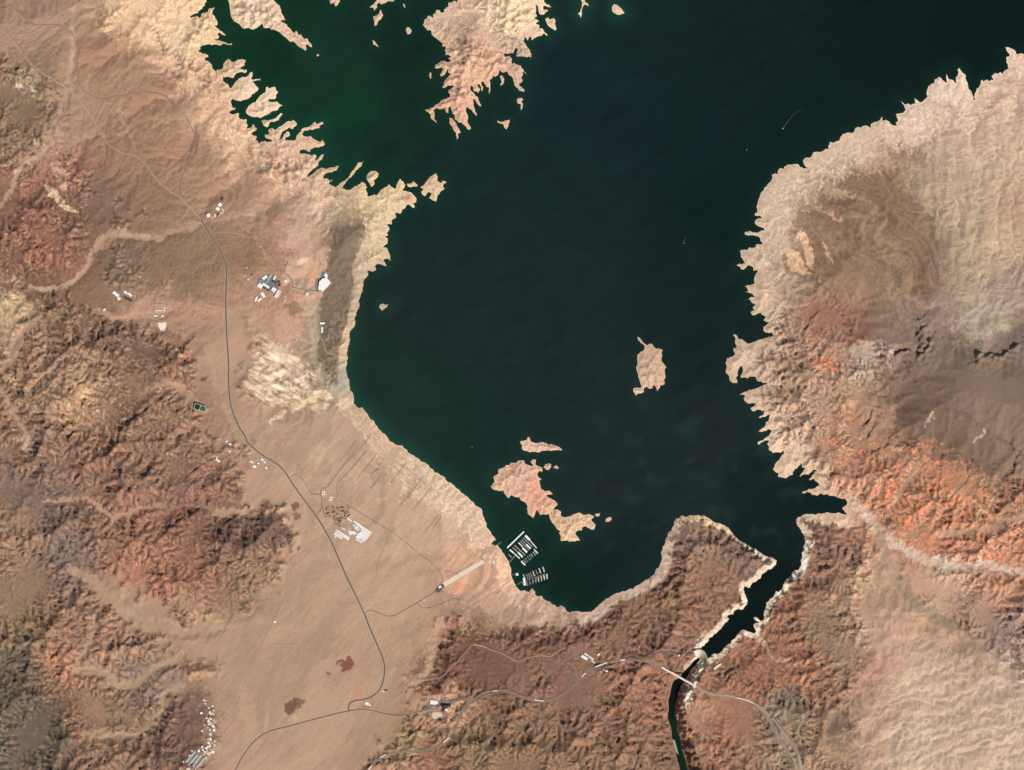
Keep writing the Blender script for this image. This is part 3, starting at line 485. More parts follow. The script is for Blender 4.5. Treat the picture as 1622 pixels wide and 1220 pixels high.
def resample(P, d):
    P = np.array(P, float)
    Q = [P[0]]
    for i in range(len(P) - 1):      # Catmull-Rom through the survey points
        p0, p1, p2, p3 = P[max(i - 1, 0)], P[i], P[i + 1], P[min(i + 2, len(P) - 1)]
        n = max(1, int(np.hypot(*(p2 - p1)) / d))
        for t in np.arange(1, n + 1) / n:
            Q.append(0.5 * (2 * p1 + (p2 - p0) * t + (2 * p0 - 5 * p1 + 4 * p2 - p3) * t ** 2 + (3 * p1 - p0 - 3 * p2 + p3) * t ** 3))
    return np.array(Q)
def shore_grid():
    """faint old tracks ruled across the beach terraces"""
    u = np.array([0.78, 0.62]); v = np.array([0.62, -0.78]); o = np.array([545.0, 705.0]); r = random.Random(6)
    for k in range(5):
        a = o + v * (k * 11 - 12) + u * r.uniform(0, 50); b = a + u * r.uniform(70, 170)
        ROADS.append(("dirt_track", "track_faint", 4, [tuple(a), tuple((a + b) / 2 + v * r.uniform(-2, 2)), tuple(b)], None))
    for k in range(9):
        a = o + u * (k * 24 + r.uniform(-8, 20)) + v * r.uniform(-30, 0); b = a + v * r.uniform(15, 60)
        ROADS.append(("dirt_track", "track_faint", 4, [tuple(a), tuple((a + b) / 2 + u * r.uniform(-1, 1)), tuple(b)], None))
shore_grid()
ROUTES = []
def grade(P, width, soft=2.2):
    z = samp(h, P[:, 0], P[:, 1]); k = 9
    zz = np.convolve(np.pad(z, k, mode='edge'), np.ones(2 * k + 1) / (2 * k + 1), 'valid'); zz = np.maximum(zz, 2.0)
    R = width / 2 / PX + 0.9 + soft
    for (x, y), zr_ in zip(P, zz):
        a = max(0, int((x - R + MARG) / STEP)); b = min(NX, int((x + R + MARG) / STEP) + 2); c = max(0, int((y - R + MARG) / STEP)); d = min(NY, int((y + R + MARG) / STEP) + 2)
        if b <= a or d <= c: continue
        r = np.hypot(GX[a:b][None, :] - x, GY[c:d][:, None] - y); w = 1 - sstep(R - soft, R, r)
        h[c:d, a:b] = np.where(LAND[c:d, a:b], h[c:d, a:b] * (1 - w) + zr_ * w, h[c:d, a:b])
    return zz
for nm, mk, wd, route, lab in ROADS:
    P = resample(route, 1.6); P = P[(P[:, 0] > -MARG) & (P[:, 0] < MW + MARG) & (P[:, 1] > -MARG) & (P[:, 1] < MH + MARG)]
    ROUTES.append((P, grade(P, wd)))
def level(px, py, r, z=None):
    """cut a level pad"""
    a = max(0, int((px - r - 4 + MARG) / STEP)); b = int((px + r + 4 + MARG) / STEP) + 2; c = max(0, int((py - r - 4 + MARG) / STEP)); d = min(NY, int((py + r + 4 + MARG) / STEP) + 2)
    rr = np.hypot(GX[a:b][None, :] - px, GY[c:d][:, None] - py); w = (1 - sstep(r * 0.5, r + 4, rr)) * LAND[c:d, a:b]
    z0 = float(samp(h, np.array([px]), np.array([py]))[0]) if z is None else z
    h[c:d, a:b] = h[c:d, a:b] * (1 - w) + z0 * w
for p in [(424,452,20),(513,450,14),(345,328,9),(185,470,8),(256,498,9),(310,1195,18),(690,1113,18),(690,1133,10),(935,1046,14),(317,646,7),(400,732,14),(697,931,6)]:
    level(*p)

# ------------------------------------------------------------------ ground colours (surveyed rock and soil colours, display values)
TONES = """20 50 174 138 112;60 20 178 142 116;150 100 168 131 104;250 150 167 129 103;200 250 160 122 96;300 250 167 129 103;380 280 178 140 114;110 150 176 140 116
50 120 142 117 97;20 200 136 111 91;60 180 132 110 90;95 225 176 140 116;105 270 165 115 95;40 330 152 106 88;100 370 152 108 90;20 420 144 104 88;150 300 136 106 90;180 330 142 112 94;70 400 164 108 84;130 340 140 104 88
60 460 124 92 76;205 415 130 108 88;260 420 142 114 90;330 400 150 121 95;300 460 147 117 92;400 400 156 119 93;430 340 176 138 112;350 330 168 130 104;240 330 152 118 94;300 490 180 140 113;240 490 182 142 116
30 490 190 158 126;20 560 176 132 107;100 550 150 115 95;180 540 127 97 82;250 560 133 100 84;100 600 172 138 112;130 622 190 152 116;200 640 146 112 92;320 560 170 128 104;390 520 186 146 118;440 590 212 178 150;340 620 168 128 104;170 590 160 125 98
50 700 146 113 96;150 720 150 109 93;250 740 149 113 96;330 780 152 111 96;380 850 118 88 80;300 830 142 102 87;200 830 164 116 96;100 830 136 109 96;60 780 132 111 99;40 850 160 126 102;100 880 130 112 103;300 900 165 114 92;215 915 178 122 97;250 940 170 114 92;380 940 154 122 97;340 900 150 112 92;400 900 160 128 100
60 950 152 121 98;30 1000 148 124 96;120 1000 155 120 100;150 1050 172 134 114;90 1060 186 132 103;40 1100 108 95 81;80 1150 114 100 86;20 1180 121 105 93;110 1110 140 108 88;150 1110 158 127 97;200 1150 148 120 96;240 1090 150 126 113;270 1180 126 97 87;300 1150 124 95 81;180 1200 150 116 96;20 1050 120 104 88
420 800 186 149 123;480 900 189 151 125;450 1000 187 149 121;400 1070 174 140 114;550 1000 185 147 119;600 1100 181 143 117;350 1010 181 143 117;280 970 181 143 115;480 1180 184 148 122;380 1150 190 149 123;660 1000 198 154 126;370 1200 186 146 121;520 1100 186 148 121;220 940 176 142 115
600 740 208 174 147;700 800 214 181 152;650 850 214 173 142;560 700 196 164 139;480 740 196 159 132;740 900 218 172 141;780 950 190 155 130;760 830 206 177 152;580 820 205 166 137;520 850 196 157 130;620 930 198 158 130;430 680 188 150 124;620 780 202 168 140;680 760 206 178 152;800 920 222 176 146
540 500 140 119 98;560 345 176 156 126;600 310 214 186 146;500 320 206 168 144;470 380 200 157 132;480 460 206 162 133;540 340 150 128 104;600 370 205 182 150;520 560 150 134 114;440 470 186 140 116;450 420 170 130 105
250 20 218 178 134;300 60 222 184 146;380 200 218 180 150;440 260 200 162 134;320 20 224 186 142;410 30 222 190 166;450 50 216 182 156;420 165 228 200 170;400 145 220 196 170;350 90 208 172 144;480 250 208 172 146;350 160 190 152 124
740 60 190 162 138;800 30 234 202 168;730 130 216 170 142;720 180 208 162 138;820 70 190 166 146;690 30 200 174 150;770 100 214 168 140;840 30 240 208 172;830 110 200 170 148
700 1000 166 122 100;670 1010 190 148 112;740 1030 118 86 73;850 1010 128 94 79;900 1080 138 101 86;760 1070 132 95 80;700 1060 124 89 73;850 1150 142 110 86;750 1180 142 114 88;680 1200 150 107 84;1000 1160 150 109 89;1000 1000 138 101 83;1000 1060 164 117 94;640 1180 164 137 102;950 1200 150 116 93;840 970 190 152 130;930 1060 146 108 90;700 1110 196 150 120;600 1205 170 130 104;1050 1100 150 106 86;820 1090 145 106 88;1040 1200 138 106 86
1100 900 156 114 92;1060 960 142 103 83;1150 930 150 111 90;1090 845 150 124 106;1180 885 132 107 94;1120 960 146 106 86;1050 1010 140 104 88;1090 870 138 114 100
1150 1050 166 117 92;1250 950 160 114 90;1300 850 142 107 92;1330 900 162 120 100;1240 1050 160 108 85;1300 1000 150 122 99;1300 1100 164 122 96;1150 1150 166 115 91;1330 1150 138 115 95;1250 1130 142 124 104;1240 1200 162 138 115;1200 1000 165 118 94;1190 1080 160 110 87;1270 1060 170 112 86;1280 1160 180 138 108;1110 1130 186 140 110;1340 1050 146 120 98;1180 1200 160 118 95
1370 920 184 150 123;1400 1000 196 159 130;1450 1080 208 179 145;1550 1150 206 177 144;1600 1080 205 176 147;1450 1180 206 179 147;1380 1060 196 152 124;1370 1150 196 158 128;1400 950 190 154 126;1600 1200 208 180 148
1480 940 196 158 130;1540 960 172 138 114;1590 1000 152 127 110;1450 830 206 136 103;1550 800 216 154 116;1400 780 210 140 107;1580 860 204 144 116;1500 760 200 138 106;1350 770 190 134 110;1450 780 200 140 110;1600 790 160 124 102;1500 850 196 136 110;1420 820 200 138 108;1580 930 190 140 112;1500 920 206 168 138
1300 690 180 140 115;1280 640 188 150 126;1250 560 188 151 131;1320 560 192 146 122;1300 500 160 108 88;1350 520 150 104 89;1370 580 186 162 142;1250 600 176 146 120;1350 640 182 140 114;1380 700 160 122 98;1340 720 186 140 114;1400 740 180 128 104;1260 690 200 168 144
1450 600 132 109 95;1550 650 137 115 99;1600 600 132 111 95;1500 700 124 101 85;1430 650 122 98 83;1560 740 128 105 89;1610 700 140 118 101;1500 560 130 110 96;1470 640 128 104 90;1540 720 126 102 86;1400 610 134 108 92
1300 330 150 119 96;1350 300 142 114 92;1400 420 152 124 101;1450 350 166 141 112;1420 500 150 126 107;1500 470 166 142 118;1350 450 162 127 103;1290 420 152 124 102;1400 330 140 113 91;1340 390 150 120 96;1440 450 170 140 112;1400 280 160 130 104;1460 420 150 124 102;1470 510 148 124 106
1550 250 200 173 138;1600 150 206 172 143;1500 200 200 167 141;1580 380 194 166 128;1530 420 176 156 122;1610 330 192 156 124;1480 300 186 161 128;1550 500 186 166 138;1540 330 194 170 134;1610 450 172 148 124;1600 250 200 172 138;1600 530 140 120 104
1240 290 206 180 155;1350 230 206 180 155;1450 180 222 192 165;1220 400 196 173 150;1220 480 206 172 143;1190 560 172 148 133;1230 700 216 183 158;1510 130 228 200 172;1590 100 230 196 166;1300 250 204 178 152;1250 340 200 174 148;1240 450 176 154 132
830 745 204 164 142;860 790 212 158 134;900 830 216 182 146;1030 570 168 140 120;1030 600 214 172 144;840 700 214 176 152;1012 617 240 214 176"""
TP = [tuple(float(v) for v in t.split()) for t in TONES.replace('\n', ';').split(';')]
def lin(c):
    c = np.asarray(c, float) / 255.0
    return np.where(c <= 0.04045, c / 12.92, ((c + 0.055) / 1.055) ** 2.4)
LIGHT = 1.10                                            # light on level ground: sun + sky, so tone / LIGHT = albedo
def calm(c, k):
    g = 0.3 * c[0] + 0.55 * c[1] + 0.15 * c[2]; return (c[0] + k * (g * 1.14 - c[0]), c[1] + k * (g * 0.97 - c[1]), c[2] + k * (g * 0.84 - c[2]))
TP = [(p[0], p[1], *calm(p[2:], 0.2 if (p[0] < 470 and p[1] > 460) else (0.2 if p[0] < 1350 and p[1] > 290 else 0.08))) for p in TP]
TP = [(p[0], p[1], p[2], p[3], p[4] * (1.05 if p[0] > 1440 and p[1] < 540 else (1.04 if (p[0] < 350 and p[1] < 100) or (p[0] > 1360 and p[1] > 950) else 1.0))) for p in TP]
TPL = [(p[0], p[1], *lin(p[2:])) for p in TP]
COL = idw(TPL, 5.0, 2.1, 13.0)
wA = noise(201, 5, 60, 2.0); wB = noise(202, 5, 60, 2.0)
wC = noise(203, 2.5, 10, 1.0); wD = noise(204, 2.5, 10, 1.0)
COL = samp(COL, XX + 8 * wA + 4 * wC, YY + 8 * wB + 4 * wD, 5.0)
def mixc(mask, rgb, win=None):
    sl = win if win else (slice(None), slice(None))
    m = mask[..., None]
    COL[sl] = COL[sl] * (1 - m) + lin(rgb) * m
def window(poly, pad):
    P = np.array(poly); i0 = max(0, int((P[:, 0].min() - pad + MARG) / STEP)); i1 = min(NX, int((P[:, 0].max() + pad + MARG) / STEP) + 2)
    j0 = max(0, int((P[:, 1].min() - pad + MARG) / STEP)); j1 = min(NY, int((P[:, 1].max() + pad + MARG) / STEP) + 2)
    return (slice(j0, max(j1, j0 + 2)), slice(i0, max(i1, i0 + 2)))
def polymask(poly, feather=3.0, w=4.0):
    """soft-edged polygon with a ragged natural outline: (window, mask)"""
    sl = window(poly, feather * 3 + w * 3 + 6); gx, gy = GX[sl[1]], GY[sl[0]]
    m = blur(inside(poly, gx, gy).astype(float), max(0.6, feather / STEP))
    m = samp(m, XX[sl] + w * wA[sl], YY[sl] + w * wB[sl], STEP, gx[0], gy[0])
    return sl, sstep(0.25, 0.75, m)
def full(pm):
    a = np.zeros((NY, NX)); a[pm[0]] = pm[1]; return a
def wash(poly, wid, rgb, s=0.85, wob=2.0, soft=1.5):
    D = np.full((NY, NX), 60.0); seg_dist(D, None, 0, poly, min(60.0, wid * 2 + 14), False)
    sl = window(poly, wid * 2 + 14)
    D = samp(D, XX[sl] + wob * wA[sl], YY[sl] + wob * wB[sl])
    mixc(s * (1 - sstep(wid / 2 - soft / 2, wid / 2 + soft, D)), rgb, sl)
n6 = noise(211, 3, 14, 1.2); n7 = noise(212, 3, 14, 1.2); n8 = noise(213, 6, 45, 1.6); n9 = noise(214, 6, 50, 1.6); n10 = noise(215, 2.5, 6, 0.6)
# --- named patches
PATCH = [
 ([(448,412),(480,405),(512,415),(508,440),(500,470),(470,472),(455,450)], (206,172,144), 2, .6), ([(492,425),(506,428),(500,448),(488,445)], (224,168,128), 1, .7), ([(460,425),(473,424),(472,436),(461,438)], (172,158,136), 1, .7), ([(472,446),(486,446),(484,455),(473,454)], (166,158,146), 1, .7), ([(460,466),(480,464),(482,472),(462,474)], (216,156,122), 1, .7), ([(470,410),(488,411),(486,418),(470,417)], (228,200,172), 1, .7),
 ([(452,480),(472,476),(478,490),(465,500),(450,495)], (138,116,90), 1.2, .7), ([(486,480),(505,478),(502,560),(512,600),(505,605),(492,560)], (186,168,142), 1.5, .6), ([(512,598),(530,610),(545,614),(552,600),(555,615),(545,628),(522,622)], (184,172,152), 1.2, .75), ([(440,490),(480,500),(485,530),(455,545),(430,525)], (214,172,142), 3, .5),
 ([(455,360),(490,350),(500,400),(480,410),(460,400)], (212,176,152), 3, .5), ([(505,300),(525,290),(530,320),(505,345),(485,350)], (208,170,148), 2, .5),
 (sheet(960,510,8.714,"530,480 580,440 640,430 720,560 730,640 700,710 640,745 570,710 525,620"), (140,112,96), 1.2, .85), (sheet(960,510,8.714,"440,450 510,440 525,640 440,640"), (158,138,120), 1, .7), (sheet(960,510,8.714,"540,330 640,310 700,380 760,480 700,560 640,440 560,430"), (146,124,112), 1.2, .6),
 (sheet(560,0,S6,"1040,200 1140,230 1150,300 1080,320 1110,420 1060,490 1010,440 1000,330 900,330 860,290 960,300"), (150,122,100), 1.5, .8), (sheet(560,0,S6,"680,200 800,120 960,30 1050,60 1000,200 860,270 720,280"), (196,176,152), 2, .5), (sheet(560,0,S6,"1100,330 1300,340 1330,420 1300,500 1180,520 1120,440"), (208,164,136), 2, .5),
 (sheet(780,0,S6,"0,260 130,300 300,400 370,490 350,545 230,540 200,480 0,480"), (176,154,134), 2, .5), (sheet(780,0,S6,"110,560 250,620 300,700 230,760 150,680"), (180,150,130), 2, .5),
 (sheet(760,670,S6,"800,990 870,980 880,1020 820,1020"), (140,108,82), .8, .8), (sheet(760,670,S6,"250,430 430,400 430,500 300,520"), (196,152,132), 2, .5), (sheet(760,670,S6,"450,520 580,560 590,680 560,780 480,740 420,640"), (216,150,126), 2, .5),
 (sheet(480,240,S6,"940,430 1000,400 1060,440 1050,480 980,490"), (186,128,110), 1.2, .7), (sheet(480,240,S6,"1150,340 1220,280 1270,240 1260,300 1180,360"), (206,152,130), 1.2, .6),
 ([(1268,336),(1310,342),(1345,300),(1372,278),(1402,272),(1420,290),(1440,310),(1478,345),(1488,400),(1490,450),(1478,480),(1440,470),(1400,430),(1370,400),(1330,365),(1300,372),(1320,400),(1345,440),(1330,462),(1290,440),(1245,432),(1238,405),(1252,390),(1250,360)], (143,114,92), 1.5, .75),
 ([(1335,330),(1372,310),(1410,360),(1440,420),(1420,430),(1385,385)], (168,138,112), 3, .45),
 ([(556,432),(562,460),(556,500),(548,540),(545,575),(543,600),(540,612),(528,605),(515,590),(506,570),(504,540),(509,520),(506,480),(515,440),(520,400),(525,350),(540,335),(575,350),(580,370),(572,390),(560,410)], (130,113,95), 1.0, .95),
 ([(538,345),(545,332),(565,330),(592,340),(575,346),(552,352),(545,365)], (134,112,88), 2, .7),
 ([(705,992),(720,985),(750,1000),(765,985),(800,988),(830,995),(842,1004),(860,997),(885,1002),(910,997),(925,986),(940,980),(965,986),(955,1000),(900,1030),(870,1045),(830,1060),(790,1098),(740,1092),(700,1080),(685,1070),(697,1040)], (122,88,74), 3, .6),
 ([(720,992),(735,985),(748,990),(745,1005),(730,1010)], (176,148,110), 2, .6), ([(765,998),(785,985),(800,992),(790,1010),(768,1012)], (180,152,112), 2, .6),
 ([(345,815),(390,808),(440,810),(460,840),(458,864),(430,872),(380,872),(345,860),(335,835)], (120,94,84), 1.0, .9),
 ([(-80,1020),(50,1020),(100,1085),(110,1150),(70,1230),(60,1300),(-80,1300)], (108,96,83), 8, .55),
 (sheet(1120,330,S6,"765,350 830,400 880,430 950,560 990,610 1030,630 950,640 850,620 785,590 800,540 775,470"), (224,182,147), 1, .9),
 (sheet(1120,330,S6,"905,180 950,250 1000,340 1030,440 1030,600 985,560 940,470 930,380 870,270 860,225 890,230"), (224,182,147), 1, .9),
 (sheet(1120,330,S6,"1110,310 1150,350 1175,420 1235,530 1225,555 1180,480 1150,430"), (220,178,143), 1, .85),
 (sheet(1160,150,S6,"780,970 820,1020 870,1090 880,1110 850,1085 800,1020"), (214,166,136), 1, .8),
 (sheet(1160,150,S6,"930,1120 960,1130 1010,1190 1060,1170 1075,1215 1000,1215 950,1170"), (214,168,138), 1, .7),
 (sheet(1362,60,S6,"210,920 300,940 400,990 450,1010 360,1040 320,1090 260,1030 230,970"), (226,190,160), 2, .7),
 ([(1420,232),(1440,228),(1452,240),(1448,255),(1430,250),(1415,240)], (150,117,97), 2, .7), ([(1445,245),(1465,243),(1475,255),(1462,262),(1450,257)], (142,120,102), 2, .6),
 ([(385,602),(398,565),(430,535),(462,560),(500,602),(490,625),(440,640),(400,632)], (228,198,170), 3, .75),
 ([(160,45),(172,-70),(320,-70),(328,38),(345,72),(330,92),(300,72),(270,86),(240,62),(200,50),(178,64)], (228,192,156), 5, .6),
 ([(66,290),(85,298),(102,320),(126,336),(120,341),(95,326),(78,306)], (228,194,160), 1.5, .85), ([(85,252),(105,262),(112,285),(100,300),(88,290)], (216,178,148), 2, .6),
 ([(0,470),(30,468),(48,485),(40,510),(10,520),(-20,510)], (210,180,144), 4, .4), ([(0,500),(30,510),(40,540),(20,580),(0,560)], (206,172,140), 4, .5),
 ([(120,585),(140,600),(148,622),(130,640),(118,610)], (220,184,140), 3, .45), ([(10,600),(28,585),(32,602),(18,612)], (220,186,140), 3, .6),
 ([(40,680),(50,690),(52,712),(42,722),(36,700)], (214,178,156), 2, .6), ([(30,105),(60,112),(62,132),(42,150),(28,140)], (190,166,140), 3, .4),
 ([(52,132),(66,128),(70,140),(58,146)], (96,82,70), 2, .7), ([(28,135),(36,133),(38,142),(28,141)], (226,206,174), 1, .8), ([(48,136),(58,142),(60,148),(50,145)], (220,198,168), 1, .7),
 ([(500,1050),(515,1042),(545,1048),(562,1055),(560,1062),(545,1064),(537,1060),(530,1055)], (132,86,72), 1, 0),
 ([(533,1048),(538,1044),(548,1047),(556,1040),(560,1047),(565,1055),(555,1062),(545,1065),(540,1055)], (136,88,74), .8, .95), ([(517,1064),(520,1062),(523,1064),(520,1068)], (118,86,66), .6, .95),
 ([(450,1115),(465,1110),(483,1108),(478,1120),(465,1128),(455,1131),(450,1124)], (120,88,74), .8, .95), ([(488,1105),(502,1096),(504,1100),(498,1107),(488,1109)], (178,118,98), .8, .9),
 ([(406,1172),(415,1165),(430,1163),(439,1174),(430,1184),(415,1184)], (204,142,118), 1, .8), ([(562,1092),(570,1090),(576,1098),(572,1106),(563,1105)], (190,124,98), .8, .9), ([(580,1080),(586,1072),(589,1074),(584,1084)], (214,152,120), .8, .8),
 ([(451,1132),(470,1130),(473,1140),(462,1148),(452,1142)], (212,178,138), .8, .7), ([(545,1180),(555,1168),(562,1175),(556,1192),(545,1195)], (200,164,118), 1.2, .7),
 ([(462,796),(472,793),(475,803),(468,810),(461,806)], (130,92,80), .8, .9), ([(463,815),(474,812),(476,822),(468,827)], (132,98,82), .8, .85), ([(366,770),(380,772),(386,785),(378,795),(366,785)], (136,98,84), 1, .7),
 ([(285,1058),(300,1050),(342,1054),(345,1060),(320,1062),(295,1068)], (128,88,74), 1, .7), ([(292,1068),(320,1063),(338,1066),(322,1078),(300,1078)], (206,160,124), 1, .7),
 ([(260,975),(285,990),(312,1002),(322,1000),(300,985),(275,970)], (134,92,78), 1, .6), ([(310,965),(330,975),(358,980),(352,986),(320,985),(308,978)], (186,160,116), 1.5, .6),
 ([(700,965),(720,962),(745,975),(745,995),(725,990),(715,1010),(700,1020),(690,1000)], (182,138,117), 2, .7), ([(742,970),(760,960),(775,975),(765,985),(750,985)], (132,96,83), 1, .55),
 ([(655,1058),(668,1045),(675,1060),(680,1082),(660,1082)], (142,102,88), 1, .8), ([(655,1086),(665,1080),(672,1088),(664,1096),(654,1094)], (110,72,58), 1, .85), ([(678,1090),(690,1082),(702,1088),(698,1098),(682,1098)], (106,70,56), 1, .85),
 ([(668,968),(682,962),(695,975),(680,1000),(668,1015),(655,1040),(648,1030),(660,995)], (196,150,112), 3, .5),
 ([(845,1000),(865,992),(870,965),(830,945),(800,935),(790,960),(800,985),(830,990)], (182,150,130), 4, .5),
 ([(640,800),(660,795),(700,825),(690,845),(660,840)], (222,176,142), 5, .5), ([(690,880),(720,870),(760,890),(800,900),(805,925),(770,960),(730,935),(700,935)], (216,168,138), 6, .5), ([(725,925),(745,925),(748,932),(725,945),(715,940)], (226,150,122), 1.5, .6),
 ([(718,852),(735,845),(765,848),(790,868),(770,880),(740,882),(722,870)], (186,152,124), 3, .6),
 ([(530,640),(548,632),(560,636),(556,648),(538,652)], (230,200,164), 1.5, .7), ([(456,645),(475,635),(500,622),(520,620),(530,630),(505,632),(480,645),(462,655)], (240,214,176), 1, .85), ([(500,640),(520,636),(518,642),(507,650),(500,655),(494,650)], (240,214,176), 1, .85), ([(423,670),(440,657),(455,650),(456,654),(440,664),(425,673)], (240,216,182), .8, .9),
 ([(395,690),(405,680),(420,672),(424,676),(412,688),(412,700),(400,704)], (158,138,128), 1, .85), ([(412,690),(440,662),(495,645),(500,652),(470,672),(430,698),(415,700)], (186,156,128), 2, .45),
 ([(428,700),(455,710),(480,730),(490,755),(470,745),(445,725)], (160,128,104), 2.5, .5), ([(465,705),(490,690),(515,700),(525,720),(515,738),(500,735),(480,720)], (224,194,162), 3, .4),
 ([(502,790),(530,790),(555,805),(548,830),(530,835),(515,818)], (150,118,92), 2.5, .45), ([(1130,805),(1260,760),(1260,770)], (0,0,0), 1, 0),
 ([(1285,625),(1310,615),(1390,600),(1400,612),(1330,640),(1290,642)], (170,138,112), 3, .5), ([(1290,700),(1330,675),(1360,660),(1365,680),(1330,705),(1285,720)], (160,128,104), 3, .5), ([(1312,726),(1325,730),(1320,742),(1300,750)], (206,172,142), 2, .5),
 ([(1345,555),(1362,545),(1405,540),(1420,555),(1390,572),(1350,575)], (196,172,152), 4, .6), ([(1270,570),(1300,568),(1325,572),(1320,588),(1295,584)], (228,134,96), 2, .7), ([(1405,640),(1420,648),(1415,680),(1402,690),(1400,665)], (186,146,120), 2, .6),
 ([(1535,540),(1560,480),(1575,470),(1590,490),(1585,520),(1600,480),(1625,470),(1600,520),(1570,530)], (190,174,148), 4, .45), ([(1600,480),(1622,480),(1640,500),(1600,530)], (140,120,104), 3, .5),
 ([(1335,740),(1365,760),(1400,770),(1420,790),(1395,800),(1360,790),(1330,770)], (192,152,130), 4, .5),
 ([(1110,818),(1125,815),(1140,826),(1145,838),(1128,836),(1118,830)], (226,196,150), 1.2, .8), ([(1066,835),(1075,826),(1072,840),(1064,850)], (220,192,154), 1.2, .7),
 ([(1080,1062),(1120,1018),(1135,1010),(1140,1030),(1118,1065),(1100,1080),(1085,1100),(1078,1120),(1076,1090)], (222,196,166), 2, .5),
 ([(1112,1052),(1122,1036),(1126,1022),(1122,1012),(1128,1012),(1132,1030),(1122,1052),(1108,1072),(1100,1090),(1094,1110),(1088,1125),(1082,1118),(1088,1095),(1098,1070)], (246,232,208), 1.2, .85),
 ([(1070,1010),(1085,1000),(1098,1015),(1110,1018),(1100,1030),(1085,1022)], (160,124,104), 2, .2),
 ([(1108,1005),(1122,997),(1118,1003),(1106,1013)], (226,200,170), .8, .9), ([(1155,1013),(1166,1009),(1168,1015),(1160,1021)], (238,220,190), .6, .95),
 ([(1196,984),(1204,990),(1200,1000),(1212,1015),(1220,1035),(1212,1030),(1200,1008),(1192,998)], (222,190,162), 1.2, .7),
 ([(1232,940),(1248,925),(1262,905),(1272,880),(1278,850),(1284,852),(1284,880),(1275,905),(1262,920),(1245,935)], (226,200,172), 1.5, .6), ([(1228,938),(1238,930),(1240,942),(1230,948)], (248,240,224), .8, .9), ([(1262,910),(1272,900),(1276,908),(1266,920),(1258,922)], (150,136,130), 1, .8),
 ([(1255,1080),(1275,1100),(1285,1140),(1290,1200),(1270,1190),(1250,1140),(1210,1110),(1200,1100)], (140,124,105), 3, .6), ([(1205,1110),(1230,1115),(1250,1140),(1240,1150),(1215,1130)], (162,142,120), 2, .6),
]
for poly, rgb, fe, s in PATCH:
    if s > 0:
        sl, pm = polymask(poly, fe, 1.6 if fe <= 1.6 else 4.0); mixc(pm * s, rgb, sl)
